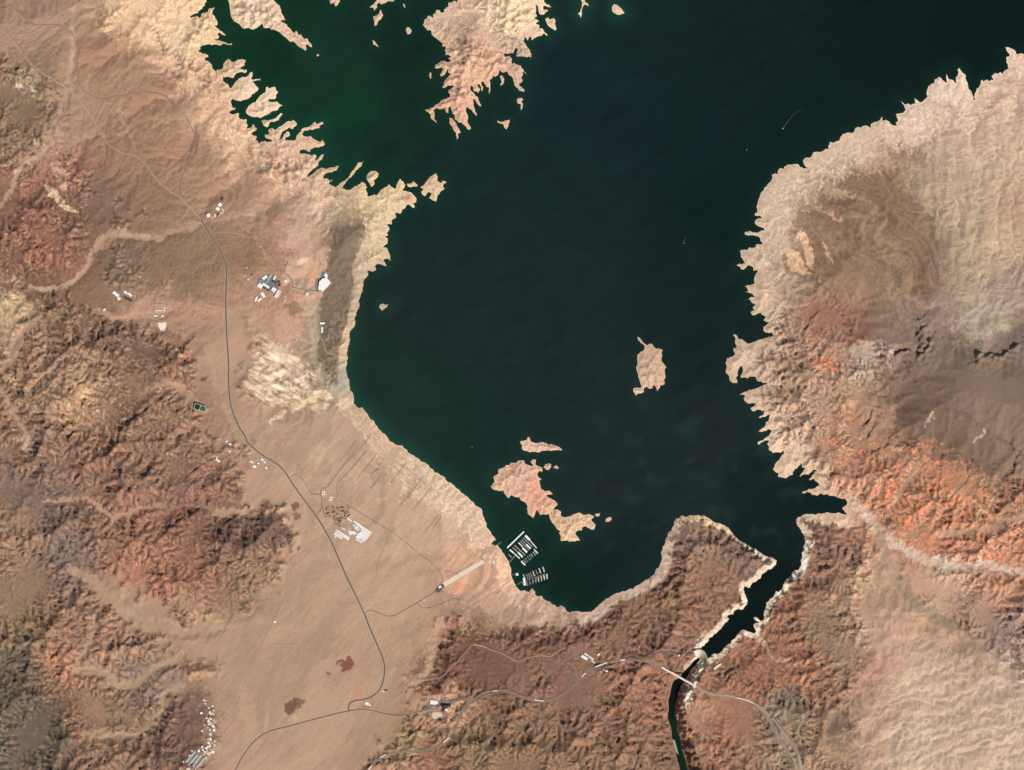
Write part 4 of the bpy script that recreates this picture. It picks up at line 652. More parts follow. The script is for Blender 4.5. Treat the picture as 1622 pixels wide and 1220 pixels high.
# --- dry washes, trails of pale sediment
WASHES = [
 ([(365,158),(340,170),(320,178),(285,175)], 1.6, (196,160,134), .8), ([(133,217),(172,214),(205,210)], 1.6, (192,156,130), .7), ([(202,172),(190,187),(205,205),(212,235)], 1.6, (196,160,134), .7), ([(195,150),(180,200),(165,240)], 1.6, (186,150,124), .6), ([(390,200),(350,215),(310,235),(290,260)], 1.8, (194,158,132), .7), ([(400,250),(360,265),(330,290)], 1.6, (192,156,130), .7), ([(370,345),(410,340),(450,362)], 1.8, (198,162,136), .8), ([(375,350),(400,372),(430,420)], 1.6, (190,152,126), .7), ([(330,310),(300,330),(280,352)], 1.6, (184,148,122), .6), ([(260,100),(240,130),(210,150)], 1.6, (186,150,124), .6), ([(300,120),(270,150),(235,170)], 1.6, (188,152,126), .6),
 ([(345,995),(420,985),(480,1000),(560,960)], 4, (198,162,136), .5), ([(400,1200),(430,1120),(480,1060),(560,990),(620,930)], 5, (200,164,140), .5), ([(420,1180),(470,1120),(540,1050)], 3, (160,134,112), .5), ([(520,900),(560,860),(600,820)], 3, (200,164,138), .4), ([(330,560),(345,620),(370,680)], 3, (194,156,130), .5), ([(640,950),(600,1000),(560,1060)], 3, (162,136,114), .45),
 ([(1350,795),(1380,822),(1400,850)], 14, (206,178,157), .75), ([(1388,838),(1430,877),(1480,899),(1540,907),(1600,912)], 3, (196,166,144), .7), ([(1400,840),(1440,868),(1490,886),(1550,884)], 2.5, (222,196,176), .7),
 ([(118,10),(115,80),(112,140),(100,170),(85,210),(70,245),(40,250),(30,270),(20,300),(0,330)], 5, (188,153,131), .8), ([(400,335),(350,345),(310,355),(250,378),(200,372),(165,378),(145,402),(135,430),(110,450),(80,460),(50,455)], 6, (187,150,127), .8),
 ([(160,388),(175,372),(200,371)], 12, (184,148,124), .7), ([(62,500),(45,520),(30,545),(20,570),(0,592)], 5, (152,124,108), .8),
 ([(115,905),(150,920),(180,950),(205,975),(235,995),(290,1002),(345,995)], 10, (181,146,119), .9), ([(150,975),(145,1000),(150,940)], 3, (180,144,116), .7), ([(120,1060),(150,1062),(190,1085),(215,1085),(250,1055),(290,1040)], 8, (172,142,114), .8), ([(130,1165),(180,1165),(230,1160),(252,1135),(258,1105),(290,1085)], 7, (166,138,108), .7),
 ([(345,812),(395,815),(450,800)], 10, (186,149,123), .8), ([(70,795),(140,788),(165,810),(180,825),(210,812)], 4, (180,142,116), .7), ([(225,620),(260,605),(290,612),(310,640)], 6, (178,140,115), .7), ([(0,610),(30,665),(45,690)], 5, (178,140,116), .7),
 ([(400,505),(360,495),(320,490),(270,485),(220,490)], 9, (190,149,122), .6), ([(150,490),(180,505),(215,500)], 7, (190,146,120), .7),
 ([(1345,800),(1372,815),(1392,838),(1420,866),(1460,886),(1500,897),(1560,894),(1625,908),(1690,915)], 9, (216,190,170), .9), ([(1380,835),(1392,838)], 14, (200,168,144), .8),
 ([(1395,848),(1402,880),(1425,925),(1465,968),(1500,985),(1535,1022),(1570,1060)], 13, (166,142,120), .75), ([(1420,842),(1480,845),(1540,842),(1590,828),(1622,815)], 6, (164,132,110), .7), ([(1378,870),(1376,900),(1388,930),(1392,980)], 3, (206,166,136), .7),
 ([(1478,215),(1477,300),(1488,340),(1487,400),(1500,440),(1490,500),(1475,520)], 5, (162,142,120), .65), ([(1532,90),(1540,170),(1560,230),(1580,260)], 4, (206,176,150), .5), ([(1575,200),(1580,300),(1578,400)], 3, (206,178,144), .5),
 ([(1450,735),(1440,760),(1420,800)], 6, (150,128,112), .6), ([(1425,645),(1440,655),(1470,690)], 2, (104,86,76), .5), ([(1425,558),(1440,590),(1470,640),(1485,645),(1530,655),(1550,675),(1600,705),(1622,725)], 3, (112,92,80), .55), ([(1478,655),(1466,672)], 3, (206,182,158), .6), ([(1560,685),(1545,700)], 3, (210,190,168), .6),
 ([(700,985),(690,1020),(680,1060),(660,1085)], 9, (198,156,130), .7), ([(648,1000),(650,1040),(640,1080)], 3, (206,164,136), .6),
 ([(640,955),(720,940),(800,915)], 4, (220,174,144), .5), ([(545,915),(600,860)], 2, (204,166,138), .4), ([(520,870),(535,960)], 2, (204,166,138), .4),
 ([(1240,1060),(1280,1048),(1340,1052),(1365,1060)], 3, (182,150,124), .6), ([(1270,1050),(1280,1110),(1320,1130)], 4, (176,140,112), .6), ([(1300,1185),(1330,1195),(1345,1210)], 3, (190,150,118), .6), ([(1170,1175),(1200,1185),(1230,1182)], 3, (176,142,114), .6), ([(1090,1190),(1110,1170),(1150,1165)], 2, (176,142,114), .5),
 ([(1190,1000),(1210,1020),(1220,1040),(1250,1050)], 3, (194,158,132), .7), ([(1140,1000),(1060,1005),(1035,1000),(1000,1020)], 2, (176,136,112), .5),
 ([(900,1000),(940,985)], 3, (190,150,124), .0), ([(1060,940),(1068,965),(1070,990)], 5, (170,144,112), .5), ([(870,1180),(905,1195),(930,1200)], 4, (158,120,98), .6), ([(845,1150),(855,1180),(900,1192)], 3, (160,124,100), .6),
 ([(740,600),(741,601)], 1, (0,0,0), 0)]
for pts, wd, rgb, s in WASHES:
    if s > 0: wash(pts, wd * 1.25, rgb, min(0.95, s * 1.1))
# --- mottling of bare rock: bleached, rusty and varnished outcrops
rugm = sstep(0.08, 0.35, UP)
orange = full(polymask([(1330,640),(1400,700),(1480,700),(1600,780),(1690,780),(1690,930),(1600,900),(1480,880),(1400,840),(1350,770),(1290,720)], 14))
orange2 = full(polymask([(1240,500),(1300,460),(1350,480),(1345,600),(1280,610),(1230,560)], 12))
swred = full(polymask([(60,980),(110,960),(170,1080),(160,1190),(110,1160),(60,1060)], 12)) + full(polymask([(160,880),(280,880),(260,960),(200,950)], 10)) + 0.08 * full(polymask([(-60,300),(150,320),(130,420),(-60,450)], 10))
oa = noise(221, 5, 60, 1.5, ang=math.radians(-38), aniso=3.0); ob = noise(222, 4, 40, 1.4, ang=math.radians(-38), aniso=2.5); pl = noise(223, 4, 70, 1.4, ang=math.radians(-52), aniso=7.0)
mixc(np.clip((orange * 0.62 + orange2 * 0.15) * sstep(0.1, 1.5, oa * 0.85 + n6 * 0.3), 0, 0.85), (232,138,98))
mixc(np.clip(orange * 0.8 * sstep(0.0, 1.1, ob * 0.9 + n7 * 0.2), 0, 0.75), (156,124,102))
mixc(np.clip(orange2 * 0.75 * sstep(-0.2, 1.0, ob * 0.9 + n7 * 0.3), 0, 0.75), (150,122,104))
mixc(np.clip(orange * 0.5 * sstep(0.9, 1.9, 0.7 * n7 - 0.7 * oa), 0, 0.7), (222,186,152))
mixc(np.clip(swred * 0.4 * sstep(0.3, 1.7, n8 * 0.6 + n6 * 0.7), 0, 0.7), (206,122,92))
west = sstep(640, 460, XX) * sstep(440, 540, YY)
mixc(np.clip(rugm * west * 0.25 * sstep(0.5, 1.9, n9 * 0.8 + n7 * 0.6), 0, 0.6), (196,160,128))
mixc(np.clip(rugm * west * 0.22 * sstep(1.3, 2.4, n8 * 0.6 + n7 * 0.9), 0, 0.6), (190,132,106))
mixc(np.clip(rugm * 0.3 * sstep(0.7, 2.0, -n9 * 0.8 + n6 * 0.6), 0, 0.55), (104,84,72))
mixc(np.clip(rugm * sstep(760, 700, YY) * sstep(1200, 0, XX) * 0.32 * sstep(1.1, 2.0, n8 * 0.8 + n10 * 0.6), 0, 0.7), (226,200,164))
plain = (1 - rugm) * SMOOTH * sstep(0.27, 0.36, COL[..., 0])
COL *= (1 + 0.075 * plain * pl)[..., None]
pl2 = noise(224, 18, 160, 1.8, ang=math.radians(-50), aniso=4.0); pl2 = samp(pl2, XX + 20 * lw1 + 3 * wA, YY + 20 * lw2 + 3 * wB)
mixc(plain * 0.65 * sstep(0.1, 1.3, pl2), (160,134,111)); mixc(plain * 0.55 * sstep(0.3, 1.4, -pl2), (200,162,136))
pl = samp(pl, XX + 26 * lw1 + 2 * wA, YY + 26 * lw2 + 2 * wB)
def rid(n, w): return np.clip(1 - np.abs(n) / w, 0, 1)
grain = 0.10 * G_SE * d_se + 0.05 * G_NE * d_ne + 0.12 * G_FAN * d_fan + 0.05 * G_NW * d_nw + 0.06 * G_OR * d_or + 0.07 * G_EF * d_ef
lines = 1.0 * G_FAN * rid(d_fan + .5 * n6, .25) + G_NW * rid(d_nw + .2 * n6, .2) + G_EF * rid(d_ef, .3) + plain * rid(pl, .12) * 1.6 + G_NE * rid(d_ne, .2) * .7
COL *= (1 - 0.6 * grain + 0.13 * lines)[..., None]
COL *= (1 + (0.05 * rugm + 0.015) * n8 + (0.06 * rugm + 0.012) * n6 + (0.025 + 0.035 * rugm) * n10)[..., None]
COL *= (1 + np.clip((0.035 * rugm + 0.008)[..., None] * np.stack([n9, 0.2 * n7, -0.8 * n9], -1), -0.25, 0.25))
gl = np.exp(-(GUL / 2.2) ** 2) * np.maximum(G_SE, G_NE); COL *= (1 + 0.17 * gl)[..., None]
COL *= (1 + (0.08 - 0.10 * west) * rugm)[..., None]
mixc(0.45 * plain * (XX < 700), (176,146,121))
COL *= (1 + 0.2 * G_WB * d_wb)[..., None]
lr = full(polymask([(-60,290),(150,310),(200,350),(130,420),(-60,460)], 10)); COL *= (1 - 0.10 * lr)[..., None]
COL *= (1 + 0.05 * plain)[..., None]
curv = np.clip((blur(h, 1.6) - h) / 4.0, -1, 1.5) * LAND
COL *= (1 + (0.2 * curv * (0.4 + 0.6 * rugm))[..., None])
# --- sediment in the drainage lines, bleached drawdown ring
wl = sstep(9.5, 12.5, np.log(ACC)) * (0.25 + 0.35 * rugm) * (1 - 0.6 * SMOOTH) + 0.55 * np.maximum(G_NW, np.maximum(G_FAN, np.maximum(G_SE, G_NE))) * sstep(10.0, 12.5, np.log(ACC))
COL = COL * (1 - 0.5 * wl[..., None]) + (COL * 1.28 + 0.03) * 0.5 * wl[..., None]
zsm = np.where(LAND, h, 0)
ringc = idw([(x, y, *lin(c)) for x, y, c in [(940,965,(208,180,158)),(1050,880,(206,180,158)),(1120,820,(224,196,158)),(1200,880,(236,212,188)),(1160,990,(236,212,188)),(1275,830,(216,190,164)),(1330,815,(222,192,164)),(1270,900,(246,228,206)),(1200,980,(244,224,200)),(570,450,(190,168,142)),(555,560,(214,184,150)),(550,600,(180,168,150)),(640,700,(206,178,152)),(720,780,(208,182,156)),(1240,290,(206,180,155)),(1400,200,(208,182,156)),(1220,400,(198,174,150)),(740,100,(214,172,144)),(450,200,(220,184,154)),(300,30,(226,190,156)),(600,320,(214,190,152)),(830,760,(214,168,144)),(1030,580,(206,172,146))]], 10.0, 2.0, 10.0)
ringc = samp(ringc, XX, YY, 10.0)
zr = zsm + 3 * n8
ring = (1 - sstep(ZR - 6, ZR + 4, zr)) * LAND * (1 - sstep(1.3, 1.9, dl / RINGW))
steep = sstep(24, 10, RINGW)
rm = ring * (0.25 + 0.65 * steep)
COL = COL * (1 - rm[..., None]) + ringc * (1 + 0.06 * n6[..., None]) * rm[..., None]
strand = np.exp(-((zr - ZR + 3) / 3.5) ** 2) * LAND * (1 - sstep(1.5, 2.2, dl / RINGW))   # the old high-water line
COL *= (1 + ((0.17 + 0.2 * steep) * strand * np.clip(1 + 0.5 * n6, 0, 2))[..., None])
terr = np.sin(zsm * 0.8 + 0.6 * n9) * ring * (1 - steep) * (1 + 0.8 * ((XX > 540) & (XX < 800) & (YY > 620) & (YY < 920)))               # receding shorelines
COL *= (1 + 0.06 * terr[..., None] + 0.10 * ring[..., None] * np.array([1.0, 0.97, 0.9]) + (ring * (1 - steep) * 0.20 * sstep(1.3, 2.0, n6 + 0.3 * n8))[..., None])
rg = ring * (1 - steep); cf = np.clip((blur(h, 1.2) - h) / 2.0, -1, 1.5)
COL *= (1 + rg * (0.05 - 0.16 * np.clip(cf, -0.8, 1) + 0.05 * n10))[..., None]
COL = np.clip(COL / (LIGHT * np.array([0.995, 1.0, 1.02])), 0.004, 0.86)

# ------------------------------------------------------------------ materials
def nodes_of(m):
    m.use_nodes = True; nt = m.node_tree; nt.nodes.clear()
    out = nt.nodes.new("ShaderNodeOutputMaterial"); b = nt.nodes.new("ShaderNodeBsdfPrincipled")
    nt.links.new(b.outputs[0], out.inputs[0]); return nt, b
MATS = {}
def mat(name, rgb, rough=0.8, var=0.12, scale=0.06, metal=0.0):
    """plain procedural paint / concrete / soil with a little uneven tone"""
    if name in MATS: return MATS[name]
    m = bpy.data.materials.new(name); nt, b = nodes_of(m)
    tc = nt.nodes.new("ShaderNodeNewGeometry"); nz = nt.nodes.new("ShaderNodeTexNoise"); nz.inputs["Scale"].default_value = scale; nz.inputs["Detail"].default_value = 4
    nt.links.new(tc.outputs["Position"], nz.inputs["Vector"])
    mp = nt.nodes.new("ShaderNodeMapRange"); mp.inputs[1].default_value = 0.25; mp.inputs[2].default_value = 0.75; mp.inputs[3].default_value = 1 - var; mp.inputs[4].default_value = 1 + var
    nt.links.new(nz.outputs[0], mp.inputs[0])
    mx = nt.nodes.new("ShaderNodeMix"); mx.data_type = 'RGBA'; mx.blend_type = 'MULTIPLY'; mx.inputs[0].default_value = 1
    mx.inputs[6].default_value = (*rgb, 1); nt.links.new(mp.outputs[0], mx.inputs[7])
    nt.links.new(mx.outputs[2], b.inputs["Base Color"])
    b.inputs["Roughness"].default_value = rough; b.inputs["Metallic"].default_value = metal
    MATS[name] = m; return m
def ground_mat():
    m = bpy.data.materials.new("desert_ground"); nt, b = nodes_of(m)
    at = nt.nodes.new("ShaderNodeAttribute"); at.attribute_name = "soil"
    g = nt.nodes.new("ShaderNodeNewGeometry"); nz = nt.nodes.new("ShaderNodeTexNoise")
    nz.inputs["Scale"].default_value = 0.035; nz.inputs["Detail"].default_value = 6; nz.inputs["Roughness"].default_value = 0.65
    nt.links.new(g.outputs["Position"], nz.inputs["Vector"])
    mp = nt.nodes.new("ShaderNodeMapRange"); mp.inputs[1].default_value = 0.2; mp.inputs[2].default_value = 0.8; mp.inputs[3].default_value = 0.9; mp.inputs[4].default_value = 1.1
    nt.links.new(nz.outputs[0], mp.inputs[0])
    mx = nt.nodes.new("ShaderNodeMix"); mx.data_type = 'RGBA'; mx.blend_type = 'MULTIPLY'; mx.inputs[0].default_value = 1
    nt.links.new(at.outputs["Color"], mx.inputs[6]); nt.links.new(mp.outputs[0], mx.inputs[7])
    nt.links.new(mx.outputs[2], b.inputs["Base Color"]); b.inputs["Roughness"].default_value = 1.0
    b.inputs["Specular IOR Level"].default_value = 0.1
    # fine rock relief below the survey spacing; alpha of the soil attribute = how craggy the ground is
    n2 = nt.nodes.new("ShaderNodeTexNoise"); n2.inputs["Scale"].default_value = 0.022; n2.inputs["Detail"].default_value = 7; n2.inputs["Roughness"].default_value = 0.7; n2.inputs["Distortion"].default_value = 1.2
    nt.links.new(g.outputs["Position"], n2.inputs["Vector"])
    bp = nt.nodes.new("ShaderNodeBump"); bp.inputs["Distance"].default_value = 26.0
    nt.links.new(at.outputs["Alpha"], bp.inputs["Strength"]); nt.links.new(n2.outputs[0], bp.inputs["Height"]); nt.links.new(bp.outputs[0], b.inputs["Normal"])
    return m
def water_mat(name):
    m = bpy.data.materials.new(name); nt, b = nodes_of(m)
    at = nt.nodes.new("ShaderNodeAttribute"); at.attribute_name = "tint"
    nt.links.new(at.outputs["Color"], b.inputs["Base Color"])
    g = nt.nodes.new("ShaderNodeNewGeometry"); nz = nt.nodes.new("ShaderNodeTexNoise")
    nz.inputs["Scale"].default_value = 0.02; nz.inputs["Detail"].default_value = 8
    nt.links.new(g.outputs["Position"], nz.inputs["Vector"])
    bp = nt.nodes.new("ShaderNodeBump"); bp.inputs["Strength"].default_value = 0.03; bp.inputs["Distance"].default_value = 2.0
    nt.links.new(nz.outputs[0], bp.inputs["Height"]); nt.links.new(bp.outputs[0], b.inputs["Normal"])
    b.inputs["Roughness"].default_value = 0.22; b.inputs["IOR"].default_value = 1.333
    return m
GROUND = ground_mat()

# ------------------------------------------------------------------ mesh helpers
C = scene.collection
def tag(o, label=None, cat=None, group=None, kind=None):
    if label: o["label"] = label
    if cat: o["category"] = cat
    if group: o["group"] = group
    if kind: o["kind"] = kind
    return o
def link(name, me, parent=None):
    o = bpy.data.objects.new(name, me); C.objects.link(o)
    if parent is not None: o.parent = parent
    return o
def grid_mesh(name, V, F, material, attr=None, cols=None, smooth=True):
    me = bpy.data.meshes.new(name)
    me.vertices.add(len(V)); me.vertices.foreach_set("co", V.astype(np.float32).ravel())
    me.loops.add(len(F) * 4); me.polygons.add(len(F))
    me.loops.foreach_set("vertex_index", F.astype(np.int32).ravel())
    me.polygons.foreach_set("loop_start", np.arange(0, len(F) * 4, 4, dtype=np.int32))
    if smooth: me.polygons.foreach_set("use_smooth", np.ones(len(F), bool))
    me.update(calc_edges=True)
    if attr:
        a = me.attributes.new(attr, 'FLOAT_COLOR', 'POINT')
        a.data.foreach_set("color", (cols if cols.shape[1] == 4 else np.concatenate([cols, np.ones((len(cols), 1))], 1)).astype(np.float32).ravel())
    me.materials.append(material); me.validate(); return me
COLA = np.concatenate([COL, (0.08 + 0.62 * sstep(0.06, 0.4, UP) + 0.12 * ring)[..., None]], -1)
# ground: quads of the survey grid that are land or lie just under water
KEEP = (DSH > -5.5)
ZB = np.where(LAND, h, np.maximum(-0.9 * SD * 2.2, -12.0))
ZB = np.where(LAND, ZB, np.minimum(ZB, -0.35))
VX = wx(XX); VY = wy(YY)
qk = KEEP[:-1, :-1] & KEEP[1:, :-1] & KEEP[1:, 1:] & KEEP[:-1, 1:]
qid = np.minimum(BODY[:-1, :-1], np.minimum(BODY[1:, :-1], np.minimum(BODY[1:, 1:], BODY[:-1, 1:])))
qid = np.where(qk, BODY[:-1, :-1], -1)
vid = np.arange(NY * NX).reshape(NY, NX)
def land_object(name, i):
    r, c = np.nonzero(qid == i)
    F = np.stack([vid[r, c], vid[r + 1, c], vid[r + 1, c + 1], vid[r, c + 1]], 1)
    u, inv = np.unique(F, return_inverse=True)
    V = np.stack([VX.ravel()[u], VY.ravel()[u], ZB.ravel()[u]], 1)
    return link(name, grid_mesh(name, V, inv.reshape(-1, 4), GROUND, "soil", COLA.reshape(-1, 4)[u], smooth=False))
tag(land_object("terrain", 0), "dry brown and tan desert mainland around the lake", kind="structure")
tag(land_object("headland", 1), "pale pink headland reaching into the lake from the top edge", kind="structure")
for i, (_, lab) in enumerate(ISLANDS):
    tag(land_object("island", 2 + i), lab, kind="structure")
# country beyond the surveyed sheet, coarse
def outskirts():
    x0, x1, y0, y1 = GX[0], GX[-1], GY[0], GY[-1]
    ring = [XX[0, ::16], XX[::16, -1], XX[-1, ::-16], XX[::-16, 0]]
    bx = np.concatenate([XX[0, ::8], XX[::8, -1], XX[-1, ::-8], XX[::-8, 0]]); by = np.concatenate([YY[0, ::8], YY[::8, -1], YY[-1, ::-8], YY[::-8, 0]])
    bz = np.concatenate([ZB[0, ::8], ZB[::8, -1], ZB[-1, ::-8], ZB[::-8, 0]]); bc = np.concatenate([COL[0, ::8], COL[::8, -1], COL[-1, ::-8], COL[::-8, 0]])
    bl = np.concatenate([LAND[0, ::8], LAND[::8, -1], LAND[-1, ::-8], LAND[::-8, 0]])
    n = len(bx); V = []; K = []; r = np.random.default_rng(5)
    bz = np.where(bl, bz, -12)
    for k, s in enumerate((0.9985, 1.12, 1.3, 1.7, 2.6, 5.0)):
        zz = bz + (r.normal(0, 25, n) if k else -3) * np.where(bl, 1, 0.0)
        t = (0, .35, .75, .95, 1, 1)[k]; mean = bc[bl].mean(0); V.append(np.stack([wx(811 + (bx - 811) * s), wy(610 + (by - 610) * s), zz], 1)); K.append((bc * (1 - t) + mean * t) * (1 + r.normal(0, 0.05 * min(k, 2), n))[:, None])
    F = []
    for k in range(5):
        for i in range(n):
            j = (i + 1) % n
            if not (bl[i] or bl[j]): continue
            F.append((k * n + i, k * n + j, (k + 1) * n + j, (k + 1) * n + i))
    me = grid_mesh("far_terrain", np.concatenate(V), np.array(F), GROUND, "soil", np.concatenate(K))
    tag(link("far_terrain", me), kind="structure")
outskirts()

# ------------------------------------------------------------------ water
def inside_pts(X, Y, poly):
    r = np.zeros(X.shape, bool); n = len(poly)
    for i in range(n):
        (x0, y0), (x1, y1) = poly[i], poly[(i + 1) % n]
        if y0 != y1: r ^= ((Y > y0) != (Y > y1)) & (X < (x1 - x0) * (Y - y0) / (y1 - y0) + x0)
    return r
def lake():
    st = 2
    gx = np.concatenate([[-6000, -1500, -400], GX[::st], [2000, 3200, 7600]]); gy = np.concatenate([[-6000, -1500, -400], GY[::st]])
    X, Y = np.meshgrid(gx, gy)
    near = samp(np.where(DSH < 7, 1.0, 0.0), np.clip(X, GX[0], GX[-1]), np.clip(Y, GY[0], GY[-1]))
    qd = lambda x, y: (1050 + x / 13.517, 1015 + y / 13.517)
    below = inside_pts(X, Y, [qd(600,290), qd(665,262), qd(700,243), qd(755,228), qd(815,238), qd(862,282), qd(893,328), qd(906,370), qd(910,430), (1140,1075), (1100,1110), (1050,1080)])   # downstream of the dam
    ok = ((near > 0) & ~below) | (Y < GY[0] + 1)
    q = ok[:-1, :-1] & ok[1:, :-1] & ok[1:, 1:] & ok[:-1, 1:]
    # tint: deep blue-black basin, green algae to the north-west, green shallows, sheen of wind-roughened water painted in as pale streaks
    T = idw([(x, y, *lin(c)) for x, y, c in [(420,80,(18,52,34)),(520,120,(24,56,40)),(560,170,(20,60,40)),(600,220,(20,50,38)),(660,140,(20,46,36)),(480,200,(20,58,40)),(380,60,(22,56,36)),(640,60,(18,44,34)),
        (720,300,(26,44,42)),(800,400,(31,43,43)),(700,500,(32,45,43)),(800,550,(31,46,43)),(900,450,(30,45,43)),(900,300,(25,42,42)),(960,150,(22,38,44)),(1000,60,(22,36,36)),(1200,60,(20,36,34)),(1400,60,(17,32,30)),(1550,60,(12,30,26)),
        (1100,200,(20,38,38)),(1150,350,(16,36,33)),(1300,180,(16,36,33)),(1100,450,(24,38,37)),(1100,550,(25,40,38)),(950,620,(32,46,45)),(800,680,(28,46,42)),(700,640,(30,46,42)),(640,600,(30,47,42)),
        (1000,700,(33,46,45)),(1130,700,(33,45,45)),(1200,760,(26,40,38)),(1000,860,(26,40,38)),(900,940,(18,38,32)),(830,900,(16,46,36)),(780,800,(24,48,40)),(1080,780,(34,47,46)),(1240,830,(22,36,34)),(1200,930,(15,27,24)),(1150,1010,(13,24,22)),(1300,790,(16,34,29)),(950,780,(34,46,46))]], 10.0, 2.2, 25.0)
    xc = np.clip(X, GX[0], GX[-1]); yc = np.clip(Y, GY[0], GY[-1])
    K = samp(T, xc, yc, 10.0)
    streak = fbm(NY, NX, STEP, 401, 16, 160, 2.8, ang=math.radians(60), aniso=0.35); wis = fbm(NY, NX, STEP, 402, 22, 110, 3.0); fine = fbm(NY, NX, STEP, 404, 4, 14, 1.0)
    sp = samp(streak, xc, yc); ws = samp(wis, xc, yc); fi = samp(fine, xc, yc)
    south = sstep(560, 720, yc) * sstep(900, 1020, xc) * sstep(900, 840, yc)
    K = K * (1 + 0.05 * sp + 0.03 * fi)[..., None] + (south * sstep(0.2, 2.6, 0.9 * ws + 0.4 * sp))[..., None] * lin((62,74,76)) * 0.16
    sd = samp(SD, xc, yc); 
    gs = idw([(x, y, v) for x, y, v in [(590,660,1.0),(640,720,.95),(720,770,.7),(560,610,.8),(585,440,.35),(620,400,.5),(760,830,.5),(830,920,.4),(600,300,.25),(500,230,.55),(450,200,.3),(400,120,.2),(720,120,.2),(860,20,.5),(920,10,.8),(1210,300,.2),(1300,220,.22),(1400,170,.28),(1500,110,.3),(1590,80,.2),(1180,380,.25),(1180,560,.1),(1230,720,.25),(1100,810,.05),(1000,930,.2),(1200,930,0),(1030,580,.15),(830,770,.2),(960,640,.15),(1150,1010,0),(1280,790,.1)]], 10.0, 2.0, 15.0)[..., 0]
    g = samp(gs, xc, yc, 10.0) * np.exp(-sd / (6.0 + 12 * samp(gs, xc, yc, 10.0)))
    K = K * (1 - g[..., None] * 0.62) + lin((36,92,70)) * 0.62 * g[..., None]
    r, c = np.nonzero(q); ny, nx = X.shape; v = np.arange(ny * nx).reshape(ny, nx)
    F = np.stack([v[r, c], v[r + 1, c], v[r + 1, c + 1], v[r, c + 1]], 1); u, inv = np.unique(F, return_inverse=True)
    V = np.stack([wx(X).ravel()[u], wy(Y).ravel()[u], np.zeros(len(u))], 1)
    me = grid_mesh("lake", V, inv.reshape(-1, 4), water_mat("lake_water"), "tint", np.clip(K.reshape(-1, 3)[u] * 0.72, 0, 1))
    tag(link("lake", me), "dark green-black reservoir filling the middle of the scene", kind="structure")
lake()
def river():
    L = sheet(980,980,S6,"765,385 735,405 690,455 640,505 600,555 575,580 530,605 515,660 500,720 480,800 485,870 475,960 490,1010 510,1070 515,1150") + [(1068,1180),(1072,1200),(1078,1222),(1085,1300)]
    Rr = sheet(980,980,S6,"805,385 775,430 720,480 680,540 640,600 600,660 580,720 565,790 545,850 550,930 570,1010 570,1090 600,1160") + [(1081,1190),(1086,1205),(1090,1222),(1100,1300)]
    def res(P, n):
        P = np.array(P); s = np.concatenate([[0], np.cumsum(np.hypot(*np.diff(P, axis=0).T))]); t = np.linspace(0, s[-1], n)
        return np.stack([np.interp(t, s, P[:, 0]), np.interp(t, s, P[:, 1])], 1)
    n, m = 80, 7; A, B = res(L, n), res(Rr, n); V = []; K = []
    for k in range(n):
        for j in range(m):
            t = -0.25 + 1.5 * j / (m - 1); p = A[k] * (1 - t) + B[k] * t
            V.append((wx(p[0]), wy(p[1]), -150.0)); f = sstep(1120, 1150, p[1])
            K.append(lin((13,24,21)) * (1 - f) + lin((16,44,28)) * f)
    F = [(k * m + j, (k + 1) * m + j, (k + 1) * m + j + 1, k * m + j + 1) for k in range(n - 1) for j in range(m - 1)]
    me = grid_mesh("river", np.array(V), np.array(F), water_mat("river_water"), "tint", np.array(K) * 0.72)
    tag(link("river", me), "narrow black river in the gorge below the dam", kind="structure")
river()

# ------------------------------------------------------------------ roads laid on the graded ground
def ground(px, py):
    return float(samp(h, np.array([px * 1.0]), np.array([py * 1.0]))[0])
mat("asphalt_dark", (0.105, 0.084, 0.068), 0.9); mat("asphalt_grey", (0.19, 0.15, 0.12), 0.9); mat("asphalt_pale", (0.40, 0.31, 0.24), 0.9)
mat("asphalt_brown", (0.17, 0.125, 0.095), 0.9); mat("concrete_grey", (0.21, 0.175, 0.145), 0.9); mat("concrete_tan", (0.36, 0.30, 0.235), 0.9); mat("track_faint", (0.37, 0.285, 0.22), 1.0); mat("shoulder", (0.42, 0.32, 0.24), 1.0); mat("track", (0.50, 0.36, 0.265), 1.0)
mat("white_roof", (0.84, 0.83, 0.79), 0.6); mat("cream_roof", (0.72, 0.68, 0.55), 0.7); mat("tan_roof", (0.60, 0.46, 0.36), 0.8); mat("pale_concrete", (0.72, 0.62, 0.47), 0.8)
mat("grey_roof", (0.26, 0.25, 0.23), 0.7); mat("dark_roof", (0.045, 0.045, 0.042), 0.7); mat("tarmac", (0.17, 0.165, 0.155), 0.9); mat("wall_tan", (0.48, 0.40, 0.32), 0.8); mat("wall_white", (0.66, 0.64, 0.60), 0.8)
mat("dam_concrete", (0.66, 0.60, 0.47), 0.8); mat("bridge_concrete", (0.72, 0.66, 0.57), 0.7); mat("dock_grey", (0.30, 0.28, 0.26), 0.8); mat("boat_white", (0.8, 0.8, 0.8), 0.4); mat("boat_blue", (0.08, 0.14, 0.3), 0.4); mat("foam", (0.10, 0.125, 0.125), 0.9)
mat("pond_green", (0.008, 0.035, 0.014), 0.3); mat("pond_pale", (0.06, 0.12, 0.065), 0.3); mat("liner", (0.62, 0.60, 0.54), 0.8); mat("leaf", (0.055, 0.075, 0.03), 0.9, 0.35, 0.2); mat("leaf_dry", (0.10, 0.085, 0.045), 0.9, 0.35, 0.2); mat("bark", (0.08, 0.055, 0.04), 0.9)
mat("panel_blue", (0.03, 0.04, 0.06), 0.3); mat("steel", (0.25, 0.25, 0.24), 0.5, metal=0.3); mat("rubber", (0.11, 0.11, 0.10), 0.8); mat("sandbar", (0.30, 0.28, 0.24), 0.9); mat("pad_gravel", (0.62, 0.50, 0.38), 0.9); mat("pipe_white", (0.7, 0.68, 0.62), 0.6)
